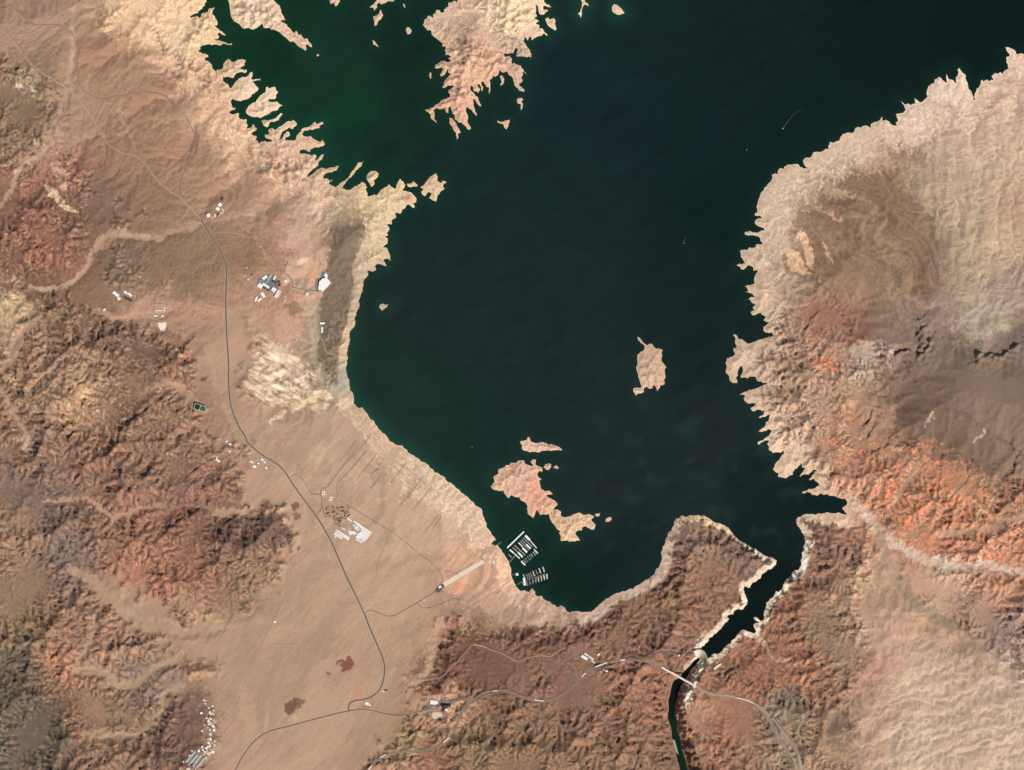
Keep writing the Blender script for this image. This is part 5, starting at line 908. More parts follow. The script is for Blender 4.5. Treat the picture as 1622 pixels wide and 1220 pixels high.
def mesh_of(name, V, F, mats, midx=None, smooth=False):
    me = bpy.data.meshes.new(name); me.from_pydata([tuple(map(float, v)) for v in V], [], [tuple(f) for f in F])
    for m in mats: me.materials.append(MATS[m])
    if midx is not None: me.polygons.foreach_set("material_index", np.array(midx, np.int32))
    if smooth: me.polygons.foreach_set("use_smooth", np.ones(len(me.polygons), bool))
    me.update(); return me
def ribbon_mesh(name, P, zz, width, key, lift=1.2, thick=0.6):
    t = np.gradient(P, axis=0); t /= np.maximum(np.hypot(t[:, 0], t[:, 1]), 1e-6)[:, None]; nrm = np.stack([-t[:, 1], t[:, 0]], 1)
    o = nrm * width / 2 / PX; A, B = P + o, P - o
    top = np.maximum(zz, np.maximum(np.maximum(samp(h, A[:, 0], A[:, 1]), samp(h, B[:, 0], B[:, 1])), samp(h, P[:, 0], P[:, 1]))) + lift
    V = []; F = []
    for i in range(len(P)):
        z = top[i]; V += [(wx(A[i, 0]), wy(A[i, 1]), z), (wx(B[i, 0]), wy(B[i, 1]), z), (wx(A[i, 0]), wy(A[i, 1]), z - thick - lift), (wx(B[i, 0]), wy(B[i, 1]), z - thick - lift)]
    for i in range(len(P) - 1):
        a, b = 4 * i, 4 * i + 4
        F += [(a, a + 1, b + 1, b), (a + 2, a, b, b + 2), (a + 1, a + 3, b + 3, b + 1)]
    return mesh_of(name, V, F, [key])
for k, (nm, mk, wd, route, lab) in enumerate(ROADS):
    P, zz = ROUTES[k]
    if mk == "asphalt_dark" and wd > 9:
        tag(link("road_shoulder", ribbon_mesh("road_shoulder", P, zz, wd + 12, "shoulder", 0.4 + 0.01 * k)), kind="structure")
    tag(link(nm, ribbon_mesh(nm, P, zz, wd, mk, 1.0 + 0.12 * k)), lab, kind="structure")
def sheet_poly(name, pts, key, label, lift=1.5, kind="structure", n=6):
    """paved or gravelled yard draped on the ground"""
    P = np.array(pts, float); c = P.mean(0); V = []; F = []; ring = resample(np.concatenate([P, P[:1]]), 2.0)[:-1] if n else P
    ring = np.concatenate([np.linspace(P[i], P[(i + 1) % len(P)], 5)[:-1] for i in range(len(P))])
    m = len(ring); rad = [1.0, 0.75, 0.5, 0.25]
    for s in rad:
        for q in ring:
            x, y = c + (q - c) * s; V.append((wx(x), wy(y), ground(x, y) + lift))
    V.append((wx(c[0]), wy(c[1]), ground(*c) + lift))
    for k in range(3):
        for i in range(m): F.append((k * m + i, k * m + (i + 1) % m, (k + 1) * m + (i + 1) % m, (k + 1) * m + i))
    for i in range(m): F.append((3 * m + i, 3 * m + (i + 1) % m, 4 * m))
    o = link(name, mesh_of(name, V, F, [key])); tag(o, label, kind=kind); return o
T15, T13 = 15.25, 13.517
sheet_poly("parking_lot", sheet(440,400,T15,"1045,470 1210,445 1215,520 1160,500 1110,540 1090,620 1000,700 975,880 1000,930 900,910 910,660 930,630 1030,600"), "tarmac", "dark parking strip hugging the west side of the white reservoir roof")
sheet_poly("plant_yard", sheet(380,410,T15,"440,470 620,400 720,360 860,440 880,520 1000,560 980,640 930,690 880,720 720,800 520,700 400,560"), "tarmac", "grey paved yard of the water treatment plant", 1.0)
sheet_poly("parking_lot", sheet(655,1085,20.27,"270,720 420,640 520,560 820,560 900,420 1000,380 1140,400 1200,500 1220,620 940,690 640,760 290,800"), "tarmac", "grey parking lot around the white resort building")
sheet_poly("gravel_pad", sheet(655,1085,20.27,"590,900 700,870 900,880 960,1000 880,1060 660,1090 600,1030"), "pad_gravel", "pale gravel pad south of the resort parking lot")
sheet_poly("gravel_yard", sheet(160,450,T13,"1215,830 1400,815 1395,900 1375,1005 1280,1000 1235,930"), "pale_concrete", "bright trapezoid gravel yard below the small western depot")
sheet_poly("paved_yard", sheet(905,1025,16.22,"300,200 460,250 590,360 560,420 440,350 280,260"), "concrete_grey", "grey yard between the long warehouses")
sheet_poly("turnaround", sheet(680,870,T13,"220,770 290,740 320,790 270,850 240,920 160,930 120,880 150,830"), "asphalt_dark", "dark turning area at the head of the launch ramp")
sheet_poly("street_pad", sheet(270,1095,9.756,"385,905 500,1000 545,1040 400,1215 330,1180 240,1110"), "tarmac", "dark paved ground under the trailer village grid", 0.9)
sheet_poly("river_bar", [(1065,1172),(1069,1173),(1074,1190),(1075,1197),(1071,1192),(1067,1182)], "sandbar", "grey gravel bar in the river at the bottom edge", 0.0)
bpy.data.objects["river_bar"].location.z = 8.0

# ------------------------------------------------------------------ things
def empty(name, px, py, z, ang=0):
    o = bpy.data.objects.new(name, None); C.objects.link(o); o.location = (wx(px), wy(py), z); o.rotation_euler = (0, 0, -math.radians(ang)); o.empty_display_size = 5; return o
def box(V, F, x0, x1, y0, y1, z0, z1, taper=0.0):
    n = len(V); V += [(x0, y0, z0), (x1, y0, z0), (x1, y1, z0), (x0, y1, z0), (x0 + taper, y0 + taper, z1), (x1 - taper, y0 + taper, z1), (x1 - taper, y1 - taper, z1), (x0 + taper, y1 - taper, z1)]
    F += [(n, n + 3, n + 2, n + 1), (n + 4, n + 5, n + 6, n + 7), (n, n + 1, n + 5, n + 4), (n + 1, n + 2, n + 6, n + 5), (n + 2, n + 3, n + 7, n + 6), (n + 3, n, n + 4, n + 7)]
def part(name, V, F, key, parent, smooth=False):
    return link(name, mesh_of(name, V, F, [key], smooth=smooth), parent)
def foot(px, py, L, W, ang):
    a = math.radians(ang); zs = []
    for u in (-.5, 0, .5):
        for v in (-.5, 0, .5):
            x = px + (u * L * math.cos(a) - v * W * math.sin(a)) / PX; y = py + (u * L * math.sin(a) + v * W * math.cos(a)) / PX; zs.append(ground(x, y))
    return min(zs), max(zs)
def building(label, px, py, L, W, ang, H=8, roof="white_roof", wall="wall_white", name="building", cat="building", group=None, gable=False, units=0, doors=2):
    z0, z1 = foot(px, py, L, W, ang); b = empty(name, px, py, z0, ang); tag(b, label, cat, group); t = z1 - z0 + H
    V, F = [], []; box(V, F, -L/2, L/2, -W/2, W/2, -3, t); part("wall", V, F, wall, b)
    V, F = [], []
    e = 0.8
    if gable:
        r = min(W * 0.18, 5.0)
        V = [(-L/2-e, -W/2-e, t+.05), (L/2+e, -W/2-e, t+.05), (L/2+e, W/2+e, t+.05), (-L/2-e, W/2+e, t+.05), (-L/2-e, 0, t+r), (L/2+e, 0, t+r)]
        F = [(0, 1, 5, 4), (2, 3, 4, 5), (0, 4, 3), (1, 2, 5), (0, 3, 2, 1)]
    else:
        box(V, F, -L/2-e, L/2+e, -W/2-e, W/2+e, t+.05, t+.9); box(V, F, -L/2-e, L/2+e, -W/2-e, -W/2+.4, t+.95, t+1.9); box(V, F, -L/2-e, L/2+e, W/2-.4, W/2+e, t+.95, t+1.9)
    rf = part("roof", V, F, roof, b)
    r = random.Random(int(px * 7 + py))
    for k in range(units):
        V, F = [], []; x = r.uniform(-.38, .38) * L; y = r.uniform(-.3, .3) * W; box(V, F, x-2.2, x+2.2, y-1.6, y+1.6, t+.95, t+3.2, 0.3); part("roof_unit", V, F, "steel", rf)
    for k in range(doors):
        V, F = [], []; x = (k + .5) / doors * L - L/2; box(V, F, x-1.6, x+1.6, W/2-.1, W/2+.18, 0, t*0.6); part("door", V, F, "steel", b)
    return b
def disc(V, F, r, z0, z1, n=24, cap=0.0):
    k = len(V)
    for i in range(n): a = 2*math.pi*i/n; V.append((r*math.cos(a), r*math.sin(a), z0))
    for i in range(n): a = 2*math.pi*i/n; V.append((r*math.cos(a), r*math.sin(a), z1))
    V.append((0, 0, z1 + cap))
    for i in range(n): j = (i+1) % n; F.append((k+i, k+j, k+n+j, k+n+i)); F.append((k+n+i, k+n+j, k+2*n))
def tank(label, px, py, r, H=9, roof="white_roof", shell="wall_white", group=None, cat="tank", name="storage_tank"):
    z0, z1 = foot(px, py, 2*r, 2*r, 0); b = empty(name, px, py, z0); tag(b, label, cat, group); t = z1 - z0 + H
    V, F = [], []; disc(V, F, r, -3, t); part("shell", V, F, shell, b)
    V, F = [], []; disc(V, F, r + .4, t + .05, t + .5, 24, r*0.09); part("roof", V, F, roof, b)
    V, F = [], []; box(V, F, r + .1, r + .7, -.5, .5, 0, t); part("ladder", V, F, "steel", b); return b
def basin(label, px, py, r, group):
    z0, z1 = foot(px, py, 2*r, 2*r, 0); b = empty("settling_basin", px, py, z1); tag(b, label, "basin", group)
    V, F = [], []; n = 24
    for rr, z in ((r+1.2, -4), (r+1.2, 2.2), (r, 2.2), (r, -1)):
        for i in range(n): a = 2*math.pi*i/n; V.append((rr*math.cos(a), rr*math.sin(a), z))
    for k in range(3):
        for i in range(n): j = (i+1) % n; F.append((k*n+i, k*n+j, (k+1)*n+j, (k+1)*n+i))
    part("rim", V, F, "grey_roof", b)
    V, F = [], []; disc(V, F, r-.1, -1, 1.0, 24); part("water", V, F, "dark_roof", b)
    V, F = [], []; box(V, F, -r, r, -.4, .4, 2.3, 2.9); part("walkway", V, F, "steel", b); return b
def at(x0, y0, s, x, y): return (x0 + x / s, y0 + y / s)

# --- pump station with the round white tank
q = lambda x, y: at(320, 305, 24.4, x, y)
tank("round white storage tank beside the lakeshore road junction", *q(245, 885), 31)
building("square white-roofed building nearest the brown slab, north of its twin", *q(695, 470), 54, 50, 38, 9, units=3)
building("square white-roofed building south-west of its twin, by the horseshoe bank", *q(605, 632), 54, 50, 38, 9, units=3)
building("small dark brown slab-roofed building at the pump station's north end", *q(800, 290), 52, 30, -62, 5, "asphalt_brown", "wall_tan")
building("narrow cream building between the round tank and the dark shrubs", *q(500, 890), 46, 24, 85, 7, "cream_roof")
building("little tan shed right beside the round white tank", *q(402, 955), 36, 24, 70, 6, "tan_roof", "wall_tan", name="shed", cat="shed")
def horseshoe():
    P = resample([q(*p) for p in ((730,660),(790,640),(825,700),(800,770),(740,795),(680,790))], 0.4)
    V, F = [], []
    for i, (x, y) in enumerate(P):
        t = P[min(i+1, len(P)-1)] - P[max(i-1, 0)]; t = t / np.hypot(*t); nr = np.array([-t[1], t[0]]); z = ground(x, y)
        for o, dz in ((-1.2, -2), (-0.5, 6), (0.5, 6), (1.2, -2)): V.append((wx(x + nr[0]*o), wy(y + nr[1]*o), z + dz))
    for i in range(len(P)-1):
        for k in range(3): F.append((4*i+k, 4*i+k+1, 4*i+k+5, 4*i+k+4))
    tag(link("earth_bank", mesh_of("earth_bank", V, F, ["pad_gravel"])), "pale horseshoe-shaped earth bank beside the pump station", "bank")
horseshoe()

# --- water treatment plant
q = lambda x, y: at(380, 410, T15, x, y)
for k, (x, y, r, w) in enumerate(((790,535,20,"single round black basin at the north-west end of the cluster"),(850,565,23,"round black basin second from the north-west in the plant's cluster"),(930,552,24,"round black basin at the north-east of the cluster"),(952,628,23,"southernmost large round black basin of the cluster"),(890,648,13,"smallest round dark basin among the cluster of black basins"))):
    basin(w, *q(x, y), r, "round basins of the treatment plant")
building("white hall with a notched roof at the plant's north-west corner", *q(600, 455), 80, 44, -35, 10, units=4)
building("thin white gallery crossing the grey plant yard diagonally", *q(700, 495), 175, 8, -58, 6, "pipe_white")
building("short white building at the yard's north-east corner beside the black basins", *q(838, 460), 62, 26, -62, 8)
building("blocky white building on the plant's west side", *q(490, 655), 76, 66, 38, 11, units=5)
building("white L-shaped office at the centre of the treatment plant", *q(628, 650), 118, 34, 35, 9, units=2)
building("broad white filter building south of the black basins", *q(820, 745), 66, 60, 38, 11, units=4)
building("large cream rectangular hall with dark kerbs on the plant's south-east side", *q(912, 850), 135, 58, -60, 11, "cream_roof", units=3)
building("white oblong shed below the L-shaped office", *q(557, 872), 90, 42, 58, 8)
building("slim white shed, western of the pair at the plant's southern gate", *q(387, 972), 78, 32, -68, 7, gable=True)
building("slim white shed, eastern of the pair at the plant's southern gate", *q(472, 985), 62, 34, -35, 7, gable=True)
building("small white diamond-shaped building alone east of the black basins", *q(1102, 542), 42, 36, 35, 6)
building("tiny pale shed above the curved white culvert east of the plant", *q(1090, 912), 28, 22, 20, 5, "tan_roof", "wall_tan", name="shed", cat="shed")
building("curved white culvert building south-east of the plant", *q(1080, 1010), 66, 14, -65, 4, "pipe_white")
tank("round tan tank west of the treatment plant", *q(200, 488), 22, 7, "tan_roof", "wall_tan")
building("narrow tan shed next to the round tan tank", *q(118, 412), 50, 17, 35, 5, "tan_roof", "wall_tan", name="shed", cat="shed")
building("tiny tan hut north-west of the treatment plant", *q(165, 220), 26, 22, 10, 5, "tan_roof", "wall_tan", name="shed", cat="shed")
for x, y, w in ((570,675,"western"),(612,700,"middle"),(668,755,"eastern")):
    c = q(x, y); z0, z1 = foot(*c, 50, 30, -55); b = empty("sludge_bed", *c, z1, -55); tag(b, "dark rectangular drying bed, %s of three in the plant yard" % w, "basin", "drying beds in the plant yard")
    V, F = [], []; box(V, F, -27, 27, -15, 15, -4, 1.6); part("rim", V, F, "grey_roof", b)
    V, F = [], []; box(V, F, -25, 25, -13, 13, -1, 1.9); part("bed", V, F, "dark_roof", b)
building("grey workshop between the plant's north-west hall and the drying beds", *q(500, 545), 60, 40, 35, 6, "grey_roof", "wall_tan")
building("grey-roofed tank house in the plant's north yard", *q(720, 430), 70, 40, -58, 5, "grey_roof", "wall_tan")

# --- covered reservoir
def reservoir():
    P = sheet(440, 400, T15, "1080,625 1150,618 1120,560 1118,525 1160,503 1205,545 1190,630 1270,712 1266,750 1180,850 1080,950 985,905 975,880 990,790 1000,700")
    c = np.mean(P, 0); zs = [ground(*p) for p in P]; z0, z1 = min(zs), max(zs); b = empty("covered_reservoir", c[0], c[1], z0); tag(b, "large white many-sided covered reservoir with a small bulb at its north end", "reservoir"); t = z1 - z0 + 9
    R = [((p[0]-c[0])*PX, -(p[1]-c[1])*PX) for p in P]; n = len(R)
    V = [(x, y, -4) for x, y in R] + [(x, y, t) for x, y in R]; F = [(i, (i+1) % n, n+(i+1) % n, n+i) for i in range(n)]; part("wall", V, F, "wall_white", b)
    V = [(x*1.01, y*1.01, t+.05) for x, y in R] + [(x*1.01, y*1.01, t+.8) for x, y in R]; F = [(i, (i+1) % n, n+(i+1) % n, n+i) for i in range(n)] + [tuple(range(n, 2*n))]
    rf = part("roof", V, F, "white_roof", b)
    for x, y in ((-60, -40), (20, 30), (60, -10)):
        V, F = [], []; box(V, F, x-3, x+3, y-3, y+3, t+.85, t+3, .5); part("hatch", V, F, "grey_roof", rf)
reservoir()
q = lambda x, y: at(440, 430, S6, x, y)
building("small white building on the west edge of the dark peninsula", *q(430, 502), 72, 30, 2, 7)
building("narrow yellowish building just south of the peninsula's white building", *q(427, 565), 90, 32, 92, 6, "cream_roof", "wall_tan")
building("small cream gatehouse beside the pale road south of the reservoir roof", *at(440, 400, T15, 705, 1010), 56, 42, 90, 6, "cream_roof", "wall_tan")
# --- western depots
q = lambda x, y: at(160, 450, T13, x, y)
building("longest white warehouse in the western hills, above the round pad", *q(322, 215), 112, 46, 38, 8, gable=True)
building("small white hall, north-western of the pair above the green trees", *q(532, 182), 66, 32, 38, 7, gable=True)
building("small white hall, south-eastern of the pair above the green trees", *q(622, 230), 72, 36, 38, 7, gable=True)
tank("round cream tank below the longest western warehouse", *q(388, 312), 28, 5, "cream_roof", "wall_tan")
building("tiny white hut among rocks in the western hills", *q(75, 552), 42, 26, -30, 5, name="shed", cat="shed")
building("long low cream shed in the fenced depot", *q(1238, 566), 108, 22, 0, 6, "cream_roof", "wall_tan")
building("long thin tan shed along the depot's north fence", *q(1228, 443), 122, 10, 0, 4, "tan_roof", "wall_tan")
building("small white shed at the depot's south-west corner", *q(1165, 688), 52, 22, 0, 5, name="shed", cat="shed")
building("small white shed at the depot's south-east corner", *q(1318, 690), 40, 22, 0, 5, name="shed", cat="shed")
building("slim pale shed along the depot's east fence", *q(1355, 545), 70, 18, 88, 5, "cream_roof", "wall_tan")
# --- ranch and houses by the lakeshore road
q = lambda x, y: at(290, 680, 11.586, x, y)
for x, y, L, W, a, lab in ((805,225,30,26,30,"white house at the top of the western lane"),(865,275,34,26,20,"white house just south-east of the lane's top house"),(850,408,32,22,30,"pale house half way down the western lane"),(640,572,78,26,40,"long white shed at the foot of the western lane"),(622,510,24,18,0,"tiny white shed above the lane's long white shed"),
    (1310,682,52,40,0,"largest white building of the maintenance yard west of the lakeshore road"),(1258,600,58,24,25,"long white shed at the maintenance yard's west side"),(1455,560,46,26,40,"white shed at the maintenance yard's north corner"),(1495,606,28,24,40,"small white shed at the maintenance yard's east corner"),(1380,630,26,30,60,"small white hut in the middle of the maintenance yard"),(1527,712,50,18,45,"thin pale shed at the maintenance yard's south-east end"),(1345,545,40,20,45,"grey shed beside the maintenance yard's green strip")):
    building(lab, *q(x, y), L, W, a, 5, "grey_roof" if "grey" in lab else "white_roof", name="house" if "house" in lab else "shed", cat="house" if "house" in lab else "shed", gable=True, doors=1)
# --- treatment pond
def pond():
    c = (317, 646); z0, z1 = foot(*c, 190, 110, 18); b = empty("treatment_pond", *c, z1 + 1.0, 18); tag(b, "two-celled rectangular green pond with pale banks in the desert", "pond")
    V, F = [], []
    for x0, x1, y0, y1 in ((-96,96,-48,-40),(-96,96,40,48),(-96,-88,-40,40),(88,96,-40,40),(-4,4,-40,40)): box(V, F, x0, x1, y0, y1, -4, 2.5, 0.8)
    part("bank", V, F, "liner", b)
    V, F = [], []; box(V, F, -88, -4, -40, 40, -3, 1.0); part("dark_water", V, F, "pond_green", b)
    V, F = [], []; box(V, F, 4, 88, -40, 40, -3, 1.0); part("pale_water", V, F, "pond_pale", b)
pond()
# --- resort, warehouses
q = lambda x, y: at(655, 1085, 20.27, x, y)
building("big white resort building in its grey parking lot", *q(630, 560), 92, 62, 8, 16, units=8)
building("white east wing joined to the big resort building", *q(745, 570), 40, 34, 8, 10, units=3)
building("long dark-roofed building at the resort's south-east", *q(1075, 690), 128, 32, -12, 8, "dark_roof", "wall_tan", units=4)
building("small white building below the long dark-roofed one", *q(1055, 795), 38, 34, 0, 7)
q = lambda x, y: at(905, 1025, 16.22, x, y)
building("largest white warehouse of the hilltop yard", *q(335, 272), 108, 42, 33, 9, gable=True)
building("short white warehouse along the yard's north edge", *q(388, 196), 70, 22, 33, 8, gable=True)
building("long cream warehouse along the yard's north-east edge", *q(510, 282), 96, 26, 35, 8, "cream_roof", gable=True)
building("cream shed at the south end of the hilltop yard", *q(560, 380), 66, 18, 40, 6, "cream_roof", gable=True)
building("lone white building uphill north-east of the warehouses", *q(700, 192), 42, 26, -32, 7, gable=True)
building("small white lookout building on the dark lot south of the highway", *q(905, 620), 34, 26, 10, 6)
building("small pale kiosk at the west end of the dark lot south of the highway", *q(850, 595), 30, 20, 30, 5, name="kiosk", cat="kiosk")
sheet_poly("parking_lot", [q(*p) for p in ((770,540),(840,560),(880,600),(1000,580),(1060,545),(1090,560),(950,660),(850,660),(800,610))], "asphalt_dark", "dark crescent parking lot just south of the highway", 1.6)
for (x, y, L, W, a, lab) in ((435.2,985,34,28,10,"lone white hut out on the southern plain"),(581.5,1114.5,56,40,20,"white building inside the southern junction loop"),(586,1117,30,20,20,"small pale annex inside the southern junction loop"),(607,1095,40,18,20,"small white hut by the dark pond near the southern junction"),(697,930,44,30,-35,"pale kiosk at the head of the launch ramp"),(782,891,50,22,85,"white shed beside the lower end of the launch ramp"),(1105.5,1014,22,20,0,"tiny white hut above the dam's western approach"),(1075.5,1038.5,26,22,30,"tiny white hut inside the road loop west of the dam")):
    building(lab, x, y, L, W, a, 5, doors=1, name="building" if "building" in lab else "hut", cat="building" if "building" in lab else "hut")

# --- trailer park: rows of trailers, all alike from above
def trailer_mesh(k):
    V, F = [], []; mi = []
    L, W, H = (25, 10.6, 3.6) if k == 0 else ((23, 10.2, 3.4) if k == 1 else (26, 11, 3.8))
    box(V, F, -L/2, L/2, -W/2, W/2, 0.5, H, 0.0); mi += [1]*6
    n = len(F); box(V, F, -L/2-.3, L/2+.3, -W/2-.3, W/2+.3, H+.03, H+.7, 0.9); mi += [0]*6
    box(V, F, -L*.3, L*.2, W/2+.05, W/2+2.4, 2.6, 2.8); mi += [0]*6
    box(V, F, -L/2+1, -L/2+2.2, -W*.3, W*.3, H+.75, H+1.2); mi += [1]*6
    return mesh_of("trailer", V, F, ["white_roof", "wall_white"], mi)
TR = [trailer_mesh(k) for k in range(3)]
def trailer_row(a, b, label, group, gap=11.0, seed=0, cross=True):
    r = random.Random(seed); a, b = np.array(a), np.array(b); L = np.hypot(*(b-a)) * PX; n = max(1, int(L / gap)); d = (b-a) / np.hypot(*(b-a)); ang = math.degrees(math.atan2(d[1], d[0]))
    for i in range(n):
        if r.random() < 0.05: continue
        p = a + d * (i + .5) * L / n / PX
        o = link("trailer", r.choice(TR)); o.location = (wx(p[0]), wy(p[1]), ground(*p) + .3); o.rotation_euler = (0, 0, -math.radians(ang + (90 if cross else 0) + r.uniform(-3, 3))); tag(o, label, "trailer", group)
q = lambda x, y: at(495, 765, 11.62, x, y)
ROWS = [((750,700),(1085,925)),((745,772),(872,845)),((890,852),(1052,962)),((870,905),(1020,1003)),((825,945),(1000,1040)),((800,990),(955,1072)),((800,1030),(905,1098)),((432,862),(572,952)),((392,930),(552,1030)),((552,942),(682,1012)),((560,985),(662,1052)),((655,890),(800,915)),((672,948),(790,935)),((548,705),(612,655)),((640,650),(715,705)),((532,825),(600,862)),((400,975),(440,1005)),((770,815),(850,875)),((800,755),(1060,925)),((905,885),(1040,985)),((850,925),(1010,1022)),((815,972),(975,1058)),((415,897),(560,992)),((556,964),(670,1032)),((665,920),(795,926))]
RN = ["long outer north-eastern row", "short row at the centre-north", "second row's eastern half", "third row from the north-east", "fourth row from the north-east", "fifth row from the north-east", "southernmost eastern row", "northern row of the western block", "southern row of the western block", "upper row south of the empty lot", "lower row south of the empty lot", "upper curved row around the centre", "lower curved row around the centre", "slanting row at the north-west corner", "short row at the northern tip", "short row at the west gate", "stub row at the western edge", "short row tucked beside the curved rows", "row just inside the outer north-eastern row", "narrow row beside the second row's eastern half", "narrow row beside the third row", "narrow row beside the fourth row", "middle row of the western block", "middle row south of the empty lot", "middle curved row around the centre"]
for k, (a, b) in enumerate(ROWS):
    trailer_row(q(*a), q(*b), "white trailer in the %s, lakeside trailer park" % RN[k], "lakeside trailer park, " + RN[k], 11.8, k)
q = lambda x, y: at(270, 1095, 9.756, x, y)
for k in range(9):
    t = k / 8; c1 = (398 - 125*t, 962 + 148*t); c2 = (492 - 118*t, 1022 + 158*t)
    for c in (c1, c2):
        for s in (-1, 1):
            p = (c[0] + s*19, c[1] + s*27); o = link("trailer", TR[2]); x, y = q(*p); o.location = (wx(x), wy(y), ground(x, y) + 1.6); o.scale = (1.2, 0.8, 1); o.rotation_euler = (0, 0, -math.radians(54)); tag(o, "white trailer in the %s band of the tight grid below the hillside village" % ("upper" if c is c1 else "lower"), "trailer", "village grid trailers, %s band" % ("upper" if c is c1 else "lower"))
VIL = [(525,140,52,34),(590,255,34,30),(480,335,38,30),(665,295,42,28),(665,350,40,26),(670,450,30,26),(590,465,36,26),(560,410,30,26),(665,545,42,28),(675,600,36,28),(530,525,26,22),(620,740,46,26),(590,800,46,24),(560,880,36,34),(565,922,34,28),(520,970,32,26),(440,920,38,30),(490,860,34,24),(660,935,44,36),(680,775,30,22),(680,832,30,24),(490,612,24,26),(545,1035,30,24),(155,1190,32,20),(280,1195,52,22),(335,918,26,16),(295,990,26,16),(205,1085,24,18),(640,800,30,22),(610,830,40,20),(575,560,22,18),(625,490,26,20),(655,230,28,18),(540,190,28,22),(580,740,28,20),(505,905,28,20)]
rr = random.Random(4)
for k in range(30):
    t = rr.random(); VIL.append((655 + rr.uniform(-70, 35) - 90*max(0, t-.6)*2.5, 300 + 720*t, rr.uniform(20, 34), rr.uniform(16, 24)))
for k, (x, y, L, W) in enumerate(VIL):
    zone = 'upper' if y < 480 else ('middle' if y < 780 else 'lower')
    special = {0: "white house at the very top of the hillside village", 2: "white house set apart on the slope west of the village street", 18: "large cream house at the village's south-east bend", 23: "small white house at the bottom edge left of the trailer grid", 24: "long pale house at the bottom edge below the trailer grid"}
    building(special.get(k, "small pale house on the %s stretch of the hillside village street" % zone), *q(x, y), L*1.05, W*1.05, rr.choice((0, 35, 55, 90, 20)), 5, rr.choice(("white_roof", "white_roof", "cream_roof", "tan_roof")), name="house", cat="house", group=None if k in special else "houses on the %s stretch of the village street" % zone, gable=True, doors=1)
q = lambda x, y: at(495, 765, 11.62, x, y)
for c, n, w in (((200,185), 4, "western"),((335,290), 4, "eastern")):
    for i in range(n):
        p = (c[0] + (i % 2)*34 - 17, c[1] + (i // 2)*44 - 22); building("small white cabin in the %s cluster just north of the campground" % w, *q(*p), 26, 15, -55, 4, name="cabin", cat="cabin", group="cabins north of the campground, %s cluster" % w, gable=True, doors=1)

# ------------------------------------------------------------------ trees and shrubs
def tree_mesh(seed, key, R):
    r = random.Random(seed); V, F, mi = [], [], []
    n = 6
    for i in range(n): a = 2*math.pi*i/n; V.append((.35*math.cos(a), .35*math.sin(a), -1))
    for i in range(n): a = 2*math.pi*i/n; V.append((.2*math.cos(a), .2*math.sin(a), R*.9))
    for i in range(n): F.append((i, (i+1) % n, n+(i+1) % n, n+i)); mi.append(1)
    for k in range(90):                       # leaf clumps spread through the crown
        a, u = r.uniform(0, 6.283), r.uniform(-.6, 1); rad = R * r.uniform(.35, 1) * math.sqrt(max(0.05, 1-u*u*.8)); c = Vector((rad*math.cos(a), rad*math.sin(a), R*(1.05+u*.75)))
        d = Vector((r.uniform(-1,1), r.uniform(-1,1), r.uniform(-1,1))).normalized(); e = d.orthogonal().normalized(); f = d.cross(e); s = R*r.uniform(.16, .34); k0 = len(V)
        V += [tuple(c+e*s), tuple(c+f*s), tuple(c-e*s), tuple(c-f*s)]; F.append((k0, k0+1, k0+2, k0+3)); mi.append(0)
    return mesh_of("tree", V, F, [key, "bark"], mi)
TREES = [tree_mesh(1, "leaf_dry", 5.5), tree_mesh(2, "leaf_dry", 6.5), tree_mesh(3, "leaf", 6.0), tree_mesh(4, "leaf", 8.0)]
def plant(px, py, k, label, group, s=1.0):
    o = link("tree", TREES[k]); o.location = (wx(px), wy(py), ground(px, py)); o.rotation_euler = (0, 0, (px*13 + py*7) % 6.28); o.scale = (s, s, s); tag(o, label, "tree", group)
rt = random.Random(12); cnt = 0
q = lambda x, y: at(495, 765, 11.62, x, y)
while cnt < 190:
    x, y = rt.uniform(200, 700), rt.uniform(375, 820)
    inring = math.hypot(x-320, y-530) < 125
    if not (inring or (400 < x < 690 and 400 + (x-480)*.35 < y < 800 - (x-500)*1.05 if x > 480 else (390 < x < 500 and 440 < y < 790))): continue
    cnt += 1; plant(*q(x, y), rt.choice((0, 0, 1, 2)), "olive-brown tree in the %s of the lakeside campground" % ("western round loop" if inring else "eastern part"), "campground trees, %s" % ("western loop" if inring else "eastern part"), rt.uniform(.8, 1.3))
q = lambda x, y: at(160, 450, T13, x, y)
for k in range(16):
    t = k / 15; p = (500 + 160*t + rt.uniform(-16, 16), 275 + 100*t + rt.uniform(-22, 22)); plant(*q(*p), 3, "dark green tree in the grove below the two small white halls", "grove below the western halls", rt.uniform(.9, 1.3))
q = lambda x, y: at(290, 680, 11.586, x, y)
for k in range(22):
    p = (1090 + rt.uniform(0, 130), 470 + rt.uniform(0, 50)); plant(*q(*p), 2, "green tree in the leafy strip beside the maintenance yard", "green strip by the maintenance yard", rt.uniform(.7, 1.1))
for k in range(10):
    p = (1340 + rt.uniform(0, 170), 560 + rt.uniform(0, 130)); plant(*q(*p), 2, "small tree dotted between the maintenance yard sheds", "trees between the maintenance yard sheds", rt.uniform(.6, .9))
for k in range(8): plant(608.5 + rt.uniform(0, 5), 1092.5 + rt.uniform(0, 3), 3, "dark tree in the clump by the southern junction hut", "clump by the southern junction", rt.uniform(.8, 1.1))
for k in range(9): plant(343.6 + rt.uniform(0, 2.6), 337.5 + rt.uniform(0, 4), 3, "dark shrub-like tree beside the pump station", "trees beside the pump station", rt.uniform(.7, 1.0))
for k in range(7): plant(396 + rt.uniform(0, 4), 433 + rt.uniform(0, 4), 2, "dark tree by the tan tank west of the plant", "trees by the tan tank", rt.uniform(.8, 1.1))

